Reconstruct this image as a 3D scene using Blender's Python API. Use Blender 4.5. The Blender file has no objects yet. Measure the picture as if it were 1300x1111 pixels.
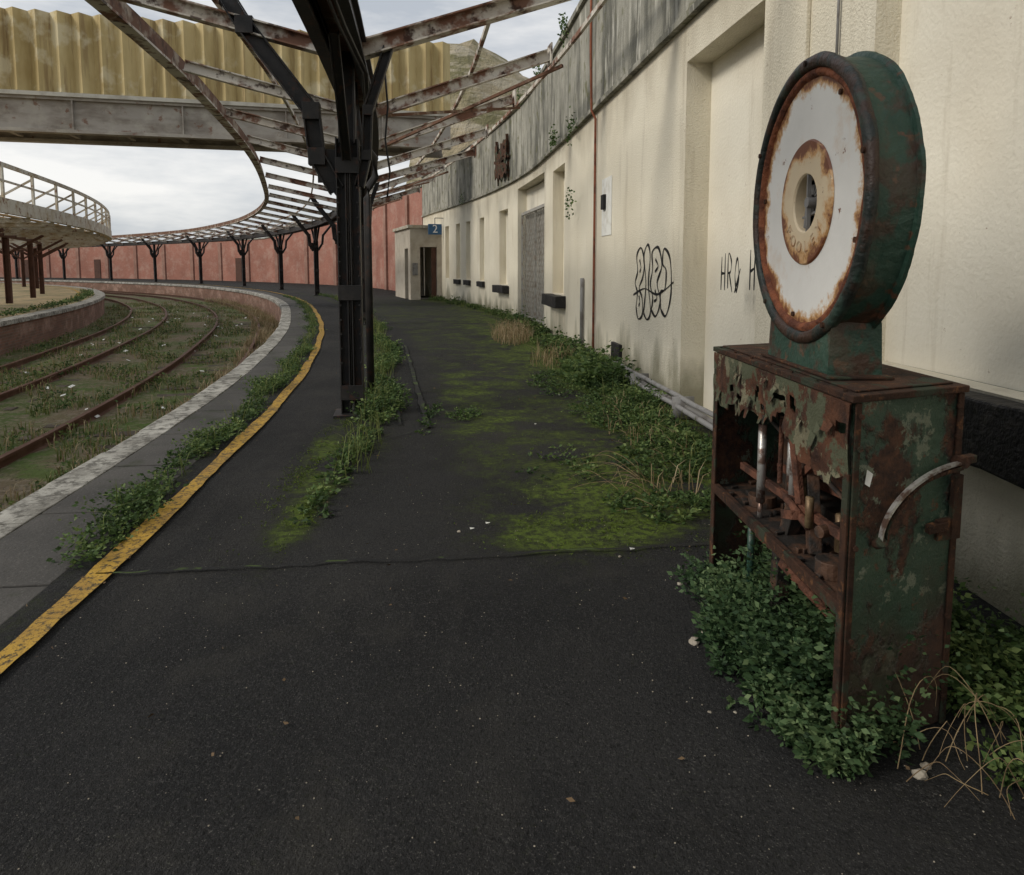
import bpy, bmesh, math, random
import numpy as np
from mathutils import Vector, Matrix, noise as mn
random.seed(7); rng=np.random.default_rng(11)
sc=bpy.context.scene
# ------------------------------------------------------------------ helpers
def link(o,par=None):
    sc.collection.objects.link(o)
    if par: o.parent=par
    return o
def empty(name,loc=(0,0,0)):
    e=bpy.data.objects.new(name,None); e.empty_display_size=.3; e.location=loc
    return link(e)
class MB:
    def __init__(s): s.v=[];s.f=[];s.uv=[]
    def quad(s,a,b,c,d,uv=None):
        n=len(s.v); s.v+= [tuple(a),tuple(b),tuple(c),tuple(d)]; s.f.append((n,n+1,n+2,n+3)); s.uv.append(uv or [(0,0)]*4)
    def poly(s,pts,uv=None):
        n=len(s.v); s.v+=[tuple(p) for p in pts]; s.f.append(tuple(range(n,n+len(pts)))); s.uv.append(uv or [(0,0)]*len(pts))
    def hexa(s,p):
        n=len(s.v); s.v+=[tuple(q) for q in p]
        for f in ((3,2,1,0),(4,5,6,7),(0,1,5,4),(1,2,6,5),(2,3,7,6),(3,0,4,7)):
            s.f.append(tuple(n+i for i in f)); s.uv.append([(0,0)]*4)
    def box(s,c,size,ax=(1,0,0),ay=(0,1,0),az=(0,0,1)):
        c=Vector(c);ax=Vector(ax)*size[0]/2;ay=Vector(ay)*size[1]/2;az=Vector(az)*size[2]/2
        s.hexa([c-ax-ay-az,c+ax-ay-az,c+ax+ay-az,c-ax+ay-az,c-ax-ay+az,c+ax-ay+az,c+ax+ay+az,c-ax+ay+az])
    def bar(s,p0,p1,w,h,up=(0,0,1)):
        p0=Vector(p0);p1=Vector(p1);d=(p1-p0);L=d.length
        if L<1e-6:return
        d/=L; u=Vector(up); r=d.cross(u)
        if r.length<1e-3: r=d.cross(Vector((1,0,0)))
        r.normalize(); u=r.cross(d)
        s.box((p0+p1)/2,(w,L,h),r,d,u)
    def ibeam(s,p0,p1,w,h,t=.02,up=(0,0,1)):
        p0=Vector(p0);p1=Vector(p1);d=(p1-p0).normalized();r=d.cross(Vector(up))
        if r.length<1e-3:r=d.cross(Vector((1,0,0)))
        r.normalize();u=r.cross(d)
        o=u*(h/2-t/2)
        s.bar(p0+o,p1+o,w,t,up); s.bar(p0-o,p1-o,w,t,up); s.bar(p0,p1,t,h-2*t-.002,up)
    def tube(s,pts,r,n=8):
        pts=[Vector(p) for p in pts]; rings=[]
        rr=r if hasattr(r,'__len__') else [r]*len(pts)
        ref=Vector((0,0,1))
        for i,p in enumerate(pts):
            d=(pts[min(i+1,len(pts)-1)]-pts[max(i-1,0)]).normalized()
            a=d.cross(ref)
            if a.length<.05:a=d.cross(Vector((1,0,0)))
            a.normalize();b=a.cross(d)
            base=len(s.v)
            for k in range(n):
                t=2*math.pi*k/n; s.v.append(tuple(p+(a*math.cos(t)+b*math.sin(t))*rr[i]))
            rings.append(base)
        for i in range(len(rings)-1):
            for k in range(n):
                k2=(k+1)%n
                s.f.append((rings[i]+k,rings[i]+k2,rings[i+1]+k2,rings[i+1]+k)); s.uv.append([(0,0)]*4)
        s.f.append(tuple(rings[0]+k for k in range(n))[::-1]); s.uv.append([(0,0)]*n)
        s.f.append(tuple(rings[-1]+k for k in range(n))); s.uv.append([(0,0)]*n)
    def obj(s,name,mat,par=None,bevel=0,smooth=False,jitter=0):
        me=bpy.data.meshes.new(name)
        v=s.v
        if jitter:
            v=[tuple(Vector(p)+mn.noise_vector(Vector(p)*9)*jitter) for p in v]
        me.from_pydata(v,[],s.f)
        ul=me.uv_layers.new(name='UVMap')
        fl=[c for u in s.uv for p in u for c in p]
        ul.data.foreach_set('uv',fl)
        me.materials.append(mat)
        if smooth:
            me.polygons.foreach_set('use_smooth',[True]*len(me.polygons))
        me.update()
        o=bpy.data.objects.new(name,me); link(o,par)
        if bevel:
            m=o.modifiers.new('b','BEVEL');m.width=bevel;m.segments=2;m.limit_method='ANGLE'
        return o
class Curve:
    def __init__(s,pts,s0y=None):
        P=[Vector((x,y)) for x,y in pts];out=[]
        P=[P[0]*2-P[1]]+P+[P[-1]*2-P[-2]]
        for i in range(1,len(P)-2):
            a,b,c,d=P[i-1:i+3]; n=max(4,int((c-b).length/.25))
            for k in range(n):
                t=k/n
                out.append(.5*((2*b)+(c-a)*t+(2*a-5*b+4*c-d)*t*t+(3*b-a-3*c+d)*t**3))
        out.append(P[-2])
        s.p=np.array([[q.x,q.y] for q in out])
        for _ in range(30):
            s.p[1:-1]=(s.p[:-2]+2*s.p[1:-1]+s.p[2:])/4
        d=np.hypot(*np.diff(s.p,axis=0).T); s.s=np.concatenate([[0],np.cumsum(d)])
        s.off=0
        if s0y is not None: s.off=float(np.interp(s0y,s.p[:,1],s.s))
        s.len=s.s[-1]
        g=np.gradient(s.p,axis=0); g/=np.hypot(g[:,0],g[:,1])[:,None]; s.t=g
    def at(s,q,o=0.,z=0.):
        q=q+s.off
        x=np.interp(q,s.s,s.p[:,0]);y=np.interp(q,s.s,s.p[:,1])
        tx=np.interp(q,s.s,s.t[:,0]);ty=np.interp(q,s.s,s.t[:,1])
        return Vector((x+ty*o,y-tx*o,z))
    def T(s,q):
        q=q+s.off
        return Vector((np.interp(q,s.s,s.t[:,0]),np.interp(q,s.s,s.t[:,1]),0)).normalized()
    def N(s,q):
        t=s.T(q); return Vector((t.y,-t.x,0))
    def sY(s,y,o=0):
        lo,hi=-s.off,s.len-s.off
        for _ in range(50):
            m=(lo+hi)/2
            if s.at(m,o).y<y: lo=m
            else: hi=m
        return lo
def arange(a,b,d):
    n=max(1,int(round((b-a)/d))); return [a+(b-a)*i/n for i in range(n+1)]
def sweep(mb,cv,ss,prof,closed=False,caps=True):
    pf=prof if callable(prof) else (lambda s:prof)
    n0=len(mb.v); P0=pf(ss[0]); m=len(P0)
    cum=[0]
    for i in range(1,m+1):
        a=P0[i-1];b=P0[i%m];cum.append(cum[-1]+math.hypot(a[0]-b[0],a[1]-b[1]))
    for q in ss:
        for o,z in pf(q): mb.v.append(tuple(cv.at(q,o,z)))
    mm=m if closed else m-1
    for i in range(len(ss)-1):
        for j in range(mm):
            j2=(j+1)%m
            a=n0+i*m
            mb.f.append((a+j,a+m+j,a+m+j2,a+j2))
            mb.uv.append([(ss[i],cum[j]),(ss[i+1],cum[j]),(ss[i+1],cum[j+1]),(ss[i],cum[j+1])])
    if closed and caps:
        mb.f.append(tuple(n0+j for j in range(m))); mb.uv.append([(0,0)]*m)
        a=n0+(len(ss)-1)*m
        mb.f.append(tuple(a+j for j in range(m))[::-1]); mb.uv.append([(0,0)]*m)
def rect(o0,o1,z0,z1): return [(o0,z0),(o1,z0),(o1,z1),(o0,z1)]
# ------------------------------------------------------------------ materials
CAP=4.5
class NT:
    def __init__(s,name):
        s.m=bpy.data.materials.new(name); s.m.use_nodes=True; s.t=s.m.node_tree; s.b=s.t.nodes['Principled BSDF']
        s.tc=s.n('ShaderNodeTexCoord')
    def n(s,k,**kw):
        x=s.t.nodes.new(k)
        for a,b in kw.items(): setattr(x,a,b)
        return x
    def l(s,a,b): s.t.links.new(a,b)
    def set(s,sock,v):
        if hasattr(v,'is_output'): s.l(v,sock)
        else:
            if isinstance(v,(tuple,list)) and len(v)==3 and sock.type=='RGBA': v=(*v,1)
            sock.default_value=v
    def noise(s,scale=5,detail=6,rough=.55,coord='Object',dist=0):
        mp=s.n('ShaderNodeMapping'); s.l(s.tc.outputs[coord],mp.inputs[0])
        mp.inputs['Scale'].default_value=scale if hasattr(scale,'__len__') else (scale,)*3
        mp.inputs['Location'].default_value=(random.uniform(-9,9),random.uniform(-9,9),random.uniform(-9,9))
        x=s.n('ShaderNodeTexNoise'); x.inputs['Scale'].default_value=1; x.inputs['Detail'].default_value=min(detail,CAP)
        x.inputs['Roughness'].default_value=rough; x.inputs['Distortion'].default_value=dist
        s.l(mp.outputs[0],x.inputs['Vector']); return x.outputs['Fac']
    def ramp(s,f,lo,hi,a=0,b=1):
        x=s.n('ShaderNodeMapRange'); x.clamp=True
        s.set(x.inputs[0],f); x.inputs[1].default_value=lo;x.inputs[2].default_value=hi;x.inputs[3].default_value=a;x.inputs[4].default_value=b
        return x.outputs[0]
    def math(s,op,a,b=0):
        x=s.n('ShaderNodeMath',operation=op); s.set(x.inputs[0],a); s.set(x.inputs[1],b); return x.outputs[0]
    def mix(s,f,a,b):
        x=s.n('ShaderNodeMix',data_type='RGBA'); s.set(x.inputs[0],f); s.set(x.inputs[6],a); s.set(x.inputs[7],b); return x.outputs[2]
    def attr(s,name):
        x=s.n('ShaderNodeAttribute'); x.attribute_name=name; return x.outputs['Fac']
    def sep(s,coord='Object'):
        x=s.n('ShaderNodeSeparateXYZ'); s.l(s.tc.outputs[coord],x.inputs[0]); return x.outputs
    def fin(s,col,rough=.8,bump=None,bs=.3,bd=.01,metal=0,spec=.3):
        s.set(s.b.inputs['Base Color'],col); s.set(s.b.inputs['Roughness'],rough); s.set(s.b.inputs['Metallic'],metal)
        s.b.inputs['Specular IOR Level'].default_value=spec
        if bump is not None:
            x=s.n('ShaderNodeBump'); x.inputs['Strength'].default_value=bs; x.inputs['Distance'].default_value=bd
            s.l(bump,x.inputs['Height']); s.l(x.outputs[0],s.b.inputs['Normal'])
        return s.m
def M(name,col,rough=.8,layers=(),bump=None,bs=.4,bd=.01,metal=0,spec=.3,coord='Object'):
    t=NT(name); c=col
    for lc,scale,lo,hi,st in layers:
        f=t.ramp(t.noise(scale,5,.6,coord),lo,hi,0,st); c=t.mix(f,c,lc)
    b=t.noise(bump,3,.65,coord) if bump else None
    return t.fin(c,rough,b,bs,bd,metal,spec)
RUST=(.16,.055,.022);DRUST=(.05,.022,.014)
m_steelwhite=M('peeling_white_steel',(.62,.58,.51),.7,[((.38,.32,.25),2.,.43,.68,.6),(RUST,(3,3,3),.49,.58,.9),(DRUST,7,.56,.64,.9)],30,.3)
m_steeldark=M('dark_painted_steel',(.020,.019,.019),.5,[((.05,.042,.038),6,.5,.7,.6),((.07,.03,.018),9,.57,.67,.85)],40,.25)
m_rustbeam=M('rusty_steel',(.15,.075,.045),.8,[((.40,.34,.27),3,.52,.64,.8),(DRUST,8,.5,.65,.7)],35,.4)
m_brown=M('brown_painted_steel',(.095,.045,.03),.7,[((.04,.02,.015),4,.5,.7,.7)],30,.3)
m_fascia=M('weathered_white_fascia',(.56,.53,.45),.7,[((.36,.27,.15),3,.45,.65,.75),(RUST,6,.57,.65,.8)],30,.2)
m_soffit=M('sandy_soffit',(.62,.47,.29),.8,[((.40,.28,.16),2,.45,.7,.6)],20,.2)
t=NT('cream_rendered_wall')
c=t.mix(t.ramp(t.noise(.7,4),.4,.7),(.80,.745,.61),(.72,.66,.525))
c=t.mix(t.ramp(t.noise((3,3,.35),5,.7),.55,.75,0,.6),c,(.46,.40,.30))
c=t.mix(t.ramp(t.noise((9,9,.5),5,.7),.64,.74,0,.5),c,(.38,.27,.17))
c=t.mix(t.ramp(t.noise(9,5,.7),.66,.74,0,.6),c,(.36,.28,.19))
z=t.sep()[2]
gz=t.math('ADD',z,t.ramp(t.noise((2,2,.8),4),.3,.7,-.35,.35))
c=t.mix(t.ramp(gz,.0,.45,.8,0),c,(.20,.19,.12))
c=t.mix(t.ramp(gz,3.1,3.62,0,.4),c,(.33,.28,.2))
m_cream=t.fin(c,.85,t.noise(60,3,.65),.8,.014)
t=NT('cream_infill_render')
c=t.mix(t.ramp(t.noise(1.1,4),.4,.7),(.81,.765,.65),(.71,.655,.54))
c=t.mix(t.ramp(t.noise((5,5,.4),5,.7),.58,.75,0,.55),c,(.42,.36,.26))
c=t.mix(t.ramp(t.noise(14,4,.7),.69,.74,0,.7),c,(.25,.14,.08))
m_infill=t.fin(c,.85,t.noise(40,3),.5,.009)
t=NT('weathered_concrete')
c=t.mix(t.ramp(t.noise(1.5,5,.65),.35,.7),(.38,.365,.31),(.22,.215,.18))
c=t.mix(t.ramp(t.noise((2.5,2.5,.5),5,.7),.46,.60,0,.8),c,(.085,.085,.07))
c=t.mix(t.ramp(t.noise((7,7,.8),5,.7),.56,.66,0,.85),c,(.58,.56,.49))
c=t.mix(t.ramp(t.noise(4,4),.58,.68,0,.75),c,(.12,.12,.05))
m_conc=t.fin(c,.9,t.noise(25,4,.7),.6,.02)
def brick(name,c1,c2,mort,sc_=1):
    t=NT(name); b=t.n('ShaderNodeTexBrick'); t.l(t.tc.outputs['UV'],b.inputs[0])
    b.inputs['Color1'].default_value=(*c1,1);b.inputs['Color2'].default_value=(*c2,1);b.inputs['Mortar'].default_value=(*mort,1)
    b.inputs['Scale'].default_value=1;b.inputs['Brick Width'].default_value=.225*sc_;b.inputs['Row Height'].default_value=.075*sc_;b.inputs['Mortar Size'].default_value=.006
    c=t.mix(t.ramp(t.noise(.5,4,.6),.4,.65,0,.5),b.outputs[0],tuple(x*.6 for x in c1))
    c=t.mix(t.ramp(t.noise((.8,.8,1.2),5,.75),.48,.66,0,.6),c,(.46,.31,.25))
    return t.fin(c,.9,t.noise(30,3),.3,.01)
m_redbrick=brick('painted_red_brick',(.42,.19,.14),(.36,.15,.11),(.30,.17,.13))
m_brick=brick('stained_brick',(.24,.12,.085),(.15,.09,.065),(.2,.17,.14))
t=NT('asphalt_with_moss')
c=t.mix(t.ramp(t.noise(.9,4,.6),.35,.65),(.0100,.0102,.0110),(.0215,.0212,.0212))
c=t.mix(t.ramp(t.noise((1.6,.5,1),5,.7),.53,.66,0,.5),c,(.036,.034,.031))
c=t.mix(t.ramp(t.noise(1.1,5,.7),.56,.66,0,.6),c,(.0065,.0065,.007))
c=t.mix(t.ramp(t.noise(75,3,.7),.53,.67,0,.65),c,(.050,.049,.048))
c=t.mix(t.ramp(t.noise(170,2,.6),.62,.70,0,.8),c,(.12,.115,.105))
c=t.mix(t.ramp(t.noise(60,3,.7),.56,.64,0,.75),c,(.004,.004,.004))
c=t.mix(t.ramp(t.noise((2.2,2.2,3),5,.7),.56,.70,0,.35),c,(.045,.042,.036))
mo=t.attr('moss'); mf=t.math('MULTIPLY',mo,t.ramp(t.noise(2.6,6,.75),.34,.64,.10,1.5))
m1=t.ramp(t.math('ADD',mf,t.ramp(t.noise(30,4,.85),.3,.7,-.42,.42)),.20,.80)
mc=t.mix(t.ramp(mf,.30,1.15),(.022,.026,.009),(.092,.135,.016))
mc=t.mix(t.ramp(t.noise(22,4,.7),.42,.60),mc,(.028,.036,.010))
c=t.mix(m1,c,mc)
b=t.math('ADD',t.noise(95,3,.75),t.math('MULTIPLY',t.noise(8,3,.6),1.2))
m_asph=t.fin(c,.85,b,1.0,.016,spec=.25)
t=NT('concrete_edging')
c=t.mix(t.ramp(t.noise(1.2,4,.6),.35,.65),(.080,.075,.069),(.045,.043,.040))
c=t.mix(t.ramp(t.noise(60,4,.7),.55,.7,0,.6),c,(.15,.14,.13))
c=t.mix(t.ramp(t.noise(3,5,.7),.54,.66,0,.6),c,(.030,.038,.016))
m_edge=t.fin(c,.85,t.noise(70,3),.5,.01)
t=NT('worn_white_coping')
c=t.mix(t.ramp(t.noise(1.5,5,.7),.40,.62),(.44,.425,.38),(.20,.19,.165))
c=t.mix(t.ramp(t.noise(9,5,.75),.47,.59,0,.85),c,(.080,.074,.062))
c=t.mix(t.ramp(t.noise(40,4,.7),.6,.7,0,.6),c,(.6,.59,.54))
m_cope=t.fin(c,.85,t.noise(40,4,.7),.6,.012)
t=NT('worn_yellow_paint')
c=t.mix(t.ramp(t.noise(4,4,.6),.4,.65),(.47,.285,.045),(.32,.19,.045))
c=t.mix(t.ramp(t.noise(28,5,.8),.50,.59,0,.9),c,(.04,.037,.03))
c=t.mix(t.ramp(t.noise(5,5,.8),.55,.63,0,.8),c,(.06,.05,.03))
m_yel=t.fin(c,.75,t.noise(100,3),.6,.008)
t=NT('overgrown_trackbed')
c=t.mix(t.ramp(t.noise(.45,5,.65),.42,.58),(.17,.13,.08),(.085,.115,.030))
c=t.mix(t.ramp(t.noise(7,5,.75),.47,.62,0,.75),c,(.25,.205,.15))
c=t.mix(t.ramp(t.noise(1.3,5,.7),.53,.63,0,.8),c,(.080,.135,.022))
c=t.mix(t.ramp(t.noise(24,4,.7),.56,.66,0,.8),c,(.045,.035,.022))
m_bed=t.fin(c,.95,t.noise(16,4,.75),1,.06)
t=NT('sandy_platform_surface')
c=t.mix(t.ramp(t.noise(.6,5,.65),.4,.6),(.36,.27,.15),(.19,.155,.085))
c=t.mix(t.ramp(t.noise(2,5,.7),.52,.62,0,.7),c,(.10,.11,.035))
m_sandy=t.fin(c,.9,t.noise(20,4),.5,.02)
m_rail=M('rusty_rail',(.10,.048,.03),.75,[((.17,.10,.07),4,.5,.65,.6)],40,.3)
m_sleeper=M('old_timber_sleeper',(.07,.055,.04),.9,[((.13,.11,.08),5,.5,.65,.7)],20,.5)
CAP=7
t=NT('rusting_green_paint')
c=t.mix(t.ramp(t.noise(3.5,6,.6),.35,.65),(.028,.064,.040),(.058,.102,.063))
r1=t.ramp(t.noise((4,4,3),9,.68),.495,.545)
c=t.mix(r1,c,t.mix(t.ramp(t.noise(22,6,.7),.4,.62),(.038,.019,.013),(.125,.054,.028)))
c=t.mix(t.ramp(t.noise(9,9,.75),.58,.605),c,(.19,.215,.15))
c=t.mix(t.ramp(t.noise(19,8,.75),.59,.64,0,.9),c,(.14,.058,.028))
c=t.mix(t.ramp(t.math('ADD',t.sep()[2],t.ramp(t.noise(6,5),.3,.7,-.25,.25)),.05,.52,.86,0),c,(.060,.033,.022))
m_mgreen=t.fin(c,t.ramp(r1,0,1,.42,.85),t.math('ADD',t.noise(28,6,.75),t.math('MULTIPLY',r1,.8)),.9,.014,spec=.5)
t=NT('flaking_rust')
c=t.mix(t.ramp(t.noise(10,8,.7),.36,.62),(.030,.018,.013),(.10,.045,.025))
c=t.mix(t.ramp(t.noise(26,6,.7),.57,.66,0,.85),c,(.25,.11,.045))
c=t.mix(t.ramp(t.noise(5,7,.7),.54,.58,0,.8),c,(.050,.072,.046))
m_flake=t.fin(c,.85,t.noise(35,6,.8),1,.02)
t=NT('apron_flaking_paint')
c=t.mix(t.ramp(t.noise(8,8,.7),.36,.62),(.042,.022,.016),(.15,.062,.032))
c=t.mix(t.ramp(t.noise(5,8,.7),.50,.53),c,(.115,.125,.075))
c=t.mix(t.ramp(t.noise(8,8,.7),.56,.58),c,(.24,.22,.14))
m_apron=t.fin(c,.75,t.noise(24,6,.8),1,.02)
m_rim=M('dark_green_rim',(.016,.022,.019),.5,[((.055,.027,.017),8,.47,.55,.9),((.03,.06,.045),5,.55,.62,.8)],30,.7,.012,spec=.5)
m_case=M('green_casing',(.022,.060,.042),.45,[((.055,.027,.017),(7,5,5),.51,.57,.95),((.13,.055,.03),18,.6,.66,.9),((.07,.12,.085),4,.5,.7,.5)],25,.55,.012,spec=.5)
m_orange=M('orange_rust',(.25,.085,.04),.8,[((.09,.032,.02),12,.42,.6,.9)],40,.9,.015)
m_lever=M('reddish_rust_lever',(.17,.070,.042),.8,[((.05,.025,.018),12,.42,.6,.9)],40,.9,.015)
m_letter=M('faded_rust_lettering',(.36,.20,.10),.8,[((.62,.49,.34),20,.45,.55,.85)])
m_chrome=M('worn_bright_steel',(.60,.59,.56),.35,[((.14,.07,.045),14,.50,.60,.9)],50,.2,metal=.6)
m_dark=M('dark_oily_iron',(.032,.028,.025),.6,[((.11,.058,.036),9,.46,.58,.9)],40,.6)
m_brass=M('tarnished_brass',(.36,.27,.15),.45,[((.12,.07,.04),12,.46,.6,.8)],40,.2,metal=.4)
def dialmat(name,base,r0,r1,k=.62):
    t=NT(name)
    ln=t.n('ShaderNodeVectorMath',operation='LENGTH'); t.l(t.tc.outputs['Object'],ln.inputs[0]); r=ln.outputs['Value']
    e=t.math('ADD',t.ramp(r,r0,r1,-.55,k),t.ramp(t.noise(9,9,.72),.3,.7,-.3,.42))
    c=t.mix(t.ramp(t.noise(5,5),.35,.7),base,tuple(x*.90 for x in base))
    c=t.mix(t.ramp(t.noise(3.5,8,.7),.53,.68,0,.45),c,(.66,.45,.27))
    c=t.mix(t.ramp(e,.24,.44),c,(.60,.34,.14))
    c=t.mix(t.ramp(e,.44,.60),c,(.19,.065,.03))
    c=t.mix(t.ramp(t.noise(13,7,.7),.64,.67),c,(.22,.08,.03))
    return t.fin(c,.45,t.noise(18,6,.7),.3,.006,spec=.5)
m_dial=dialmat('rusting_white_enamel',(.90,.885,.84),.28,.39,.5)
m_ring=dialmat('rusting_cream_enamel',(.76,.62,.42),.02,.215)
CAP=4.5
m_black=M('black_paint',(.012,.012,.012),.6)
m_sill=M('blackened_timber',(.018,.017,.017),.6,[((.05,.045,.04),14,.55,.65,.8)],25,.8,.02)
m_grey=M('grey_metal',(.20,.20,.19),.6,[((.10,.06,.04),8,.55,.65,.7)],40,.2)
m_lead=M('grey_pipe',(.25,.245,.24),.6,[((.10,.08,.07),6,.5,.65,.6)],40,.2)
m_rustred=M('red_rust_pipe',(.26,.09,.05),.8,[((.12,.045,.03),6,.5,.6,.8)],40,.5)
m_white=M('weathered_white_paint',(.52,.47,.39),.7,[((.36,.30,.23),3,.45,.7,.7)],30,.2)
m_paper=M('old_paper',(.78,.78,.74),.8,[((.5,.47,.4),6,.5,.65,.5)])
m_blue=M('blue_sign',(.05,.13,.26),.5)
m_signwhite=M('sign_white',(.8,.8,.8),.5)
m_gate=M('galvanised_lattice',(.36,.35,.32),.6,[((.20,.14,.09),6,.5,.65,.7)],40,.2)
m_gateback=M('grey_shutter',(.33,.31,.27),.8,[((.20,.17,.13),(3,3,1),.45,.65,.8)],30,.2)
m_stone=M('pale_stone',(.36,.32,.26),.9,[((.22,.19,.15),20,.45,.6,.8)],30,.6)
m_dead=M('dead_leaf',(.13,.085,.045),.8,[((.07,.045,.025),12,.45,.6,.8)])
t=NT('yellowed_corrugated_cladding')
c=t.mix(t.ramp(t.noise((.8,.8,.25),5,.65),.38,.65),(.60,.49,.26),(.38,.285,.12))
c=t.mix(t.ramp(t.noise((3,3,.25),5,.7),.52,.66,0,.8),c,(.25,.17,.08))
c=t.mix(t.ramp(t.noise(1.4,4),.54,.64,0,.55),c,(.70,.64,.46))
m_clad=t.fin(c,.7,t.noise(12,3),.2,.01)
m_girder=M('bridge_girder_paint',(.34,.31,.27),.75,[((.18,.15,.12),(1,1,3),.43,.63,.75),((.46,.43,.36),2,.5,.7,.6),(RUST,4,.60,.68,.7)],12,.3)
m_deckedge=M('bridge_deck_edge',(.48,.46,.40),.8,[((.26,.23,.18),2,.45,.65,.7)],12,.3)
t=NT('grassy_cliff')
c=t.mix(t.ramp(t.noise(.06,6,.7),.42,.58),(.36,.30,.20),(.18,.165,.085))
c=t.mix(t.ramp(t.noise((.05,.05,.2),6,.75),.47,.58,0,.85),c,(.44,.39,.30))
m_hill=t.fin(c,.95,t.noise(.3,5,.75),1,2)
def leafmat(name,dark,mid,light,tr=.3):
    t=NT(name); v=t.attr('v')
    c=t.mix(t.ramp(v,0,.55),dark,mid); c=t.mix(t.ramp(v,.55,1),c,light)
    t.fin(c,.6,spec=.25)
    tn=t.n('ShaderNodeBsdfTranslucent'); t.set(tn.inputs[0],c)
    mx=t.n('ShaderNodeMixShader'); mx.inputs[0].default_value=tr
    t.l(t.b.outputs[0],mx.inputs[1]); t.l(tn.outputs[0],mx.inputs[2])
    t.l(mx.outputs[0],t.t.nodes['Material Output'].inputs[0]); return t.m
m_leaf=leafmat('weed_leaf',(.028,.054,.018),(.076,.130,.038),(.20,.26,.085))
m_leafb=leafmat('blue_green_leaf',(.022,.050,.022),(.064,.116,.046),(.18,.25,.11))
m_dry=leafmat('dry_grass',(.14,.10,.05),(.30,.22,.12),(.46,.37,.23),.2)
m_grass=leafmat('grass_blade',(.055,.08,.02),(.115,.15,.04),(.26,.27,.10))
m_mossl=leafmat('moss_tuft',(.035,.058,.008),(.085,.130,.015),(.16,.22,.028))
# ------------------------------------------------------------------ alignment curves
E=Curve([(-2.0,-8),(-2.35,-3),(-2.62,1),(-2.92,3.93),(-3.22,6.3),(-3.55,8.4),(-4.11,11.12),(-5.08,15.19),(-6.52,20.05),(-8.64,26.36),(-11.66,33.33),(-15.88,40.89),(-23.07,50.73),(-33.49,60.42),(-42.19,66.8),(-54,73.5),(-68,79),(-85,83)],0)
W=Curve([(2.4,-8),(2.3,-4),(2.13,0),(2.0,2.64),(1.85,4.6),(1.61,6.81),(1.26,10.2),(.80,14.4),(.21,18.57),(-1.38,24.8),(-2.94,29.44),(-4.2,33.33)],0)
S0=E.sY(-7.5); S1=E.len-E.off-2; LO=-6.7
# ------------------------------------------------------------------ ground
mb=MB()
n=64;R=700
mb.poly([(R*math.cos(2*math.pi*i/n),R*math.sin(2*math.pi*i/n),-1.0) for i in range(n)])
mb.obj('ground',m_bed)
mb=MB()
def bedz(s,o): return -.845+.045*mn.noise(Vector((s*.8,o*1.3,2)))+.02*mn.noise(Vector((s*3,o*4,2)))
oo=[LO-.02+i*.16 for i in range(42)]+[.03]
sweep(mb,E,arange(S0,40,.3)[:-1]+arange(40,S1,1.2),lambda s:[(o,bedz(s,o)) for o in oo])
mb.obj('overgrown_trackbed',m_bed,None,smooth=True)
# ------------------------------------------------------------------ main platform
plat=empty('railway_platform')
ss=arange(S0,2,.5)[:-1]+arange(2,26,.11)[:-1]+arange(26,S1,.7)
offs=arange(.78,5.2,.1)+[6,7,8.5]
P=np.array([[tuple(E.at(q,o,0)) for o in offs] for q in ss]); ns,no=len(ss),len(offs)
V=P.reshape(-1,3).copy()
X,Y=V[:,0],V[:,1]; OFF=np.tile(offs,ns)
def g(cx,cy,sx,sy,a=0):
    dx=X-cx;dy=Y-cy;c,s_=math.cos(a),math.sin(a);u=dx*c+dy*s_;v=-dx*s_+dy*c
    return np.exp(-(u/sx)**2-(v/sy)**2)
def sst(x,a,b): t=np.clip((x-a)/(b-a),0,1); return t*t*(3-2*t)
moss=1.1*g(-1.40,5.1,.12,1.3,.12)+.95*g(-1.16,4.0,.11,.6,0)+.80*g(.62,4.3,.35,.9,-.35)+.85*g(.35,3.6,.40,.28,0)+.5*g(1.0,5.2,.35,1.0,.1)
moss+=sst(Y,3.3,3.6)*(.50*sst(OFF,2.35,2.8)*(1-.5*sst(Y,22,34)))
moss+=.5*np.exp(-((OFF-2.0)/.2)**2)*sst(Y,3.6,6)+.4*np.exp(-((OFF-.8)/.12)**2)
moss+=.25*g(-.5,8,.5,1.6,.1)+.45*g(.3,11,.6,3,.15)+.2*g(-.2,6.2,.5,.6)+.35*g(-.4,16,.7,4,.2)
wallx=np.interp(Y,W.p[:,1],W.p[:,0]); moss+=.6*np.exp(-((X-wallx+.5)/.4)**2)*sst(Y,3.4,4.2)
V[:,2]=np.array([mn.noise(Vector((x*.7,y*.7,0)))*.012 for x,y in zip(X,Y)])*np.clip((OFF-.78)/.5,0,1)
F=[];
for i in range(ns-1):
    for j in range(no-1):
        a=i*no+j;F.append((a,a+no,a+no+1,a+1))
me=bpy.data.meshes.new('asphalt_surface');me.from_pydata(V.tolist(),[],F);me.materials.append(m_asph)
at=me.attributes.new('moss','FLOAT','POINT');at.data.foreach_set('value',np.clip(moss,0,1.4).astype(np.float32))
me.polygons.foreach_set('use_smooth',[True]*len(F))
link(bpy.data.objects.new('asphalt_surface',me),plat)
mb=MB()
q=S0
while q<S1:
    L=.95 if q<60 else 3
    z=.001+random.uniform(-.004,.004)
    sweep(mb,E,[q+.006,q+L/2,q+L-.006],rect(.25,.779,-.2,z),True); q+=L
mb.obj('edging_slabs',m_edge,plat,.006)
mb=MB(); q=S0
while q<S1:
    L=.75 if q<60 else 3
    z=.006+random.uniform(-.006,.006);o=random.uniform(-.012,.012)
    sweep(mb,E,[q+.006,q+L/2,q+L-.006],[(-.03+o,-.13),(.246,-.13),(.246,z),(.02+o,z),(-.02+o,z-.02)],True); q+=L
mb.obj('coping_stones',m_cope,plat,.006,jitter=.008)
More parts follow.
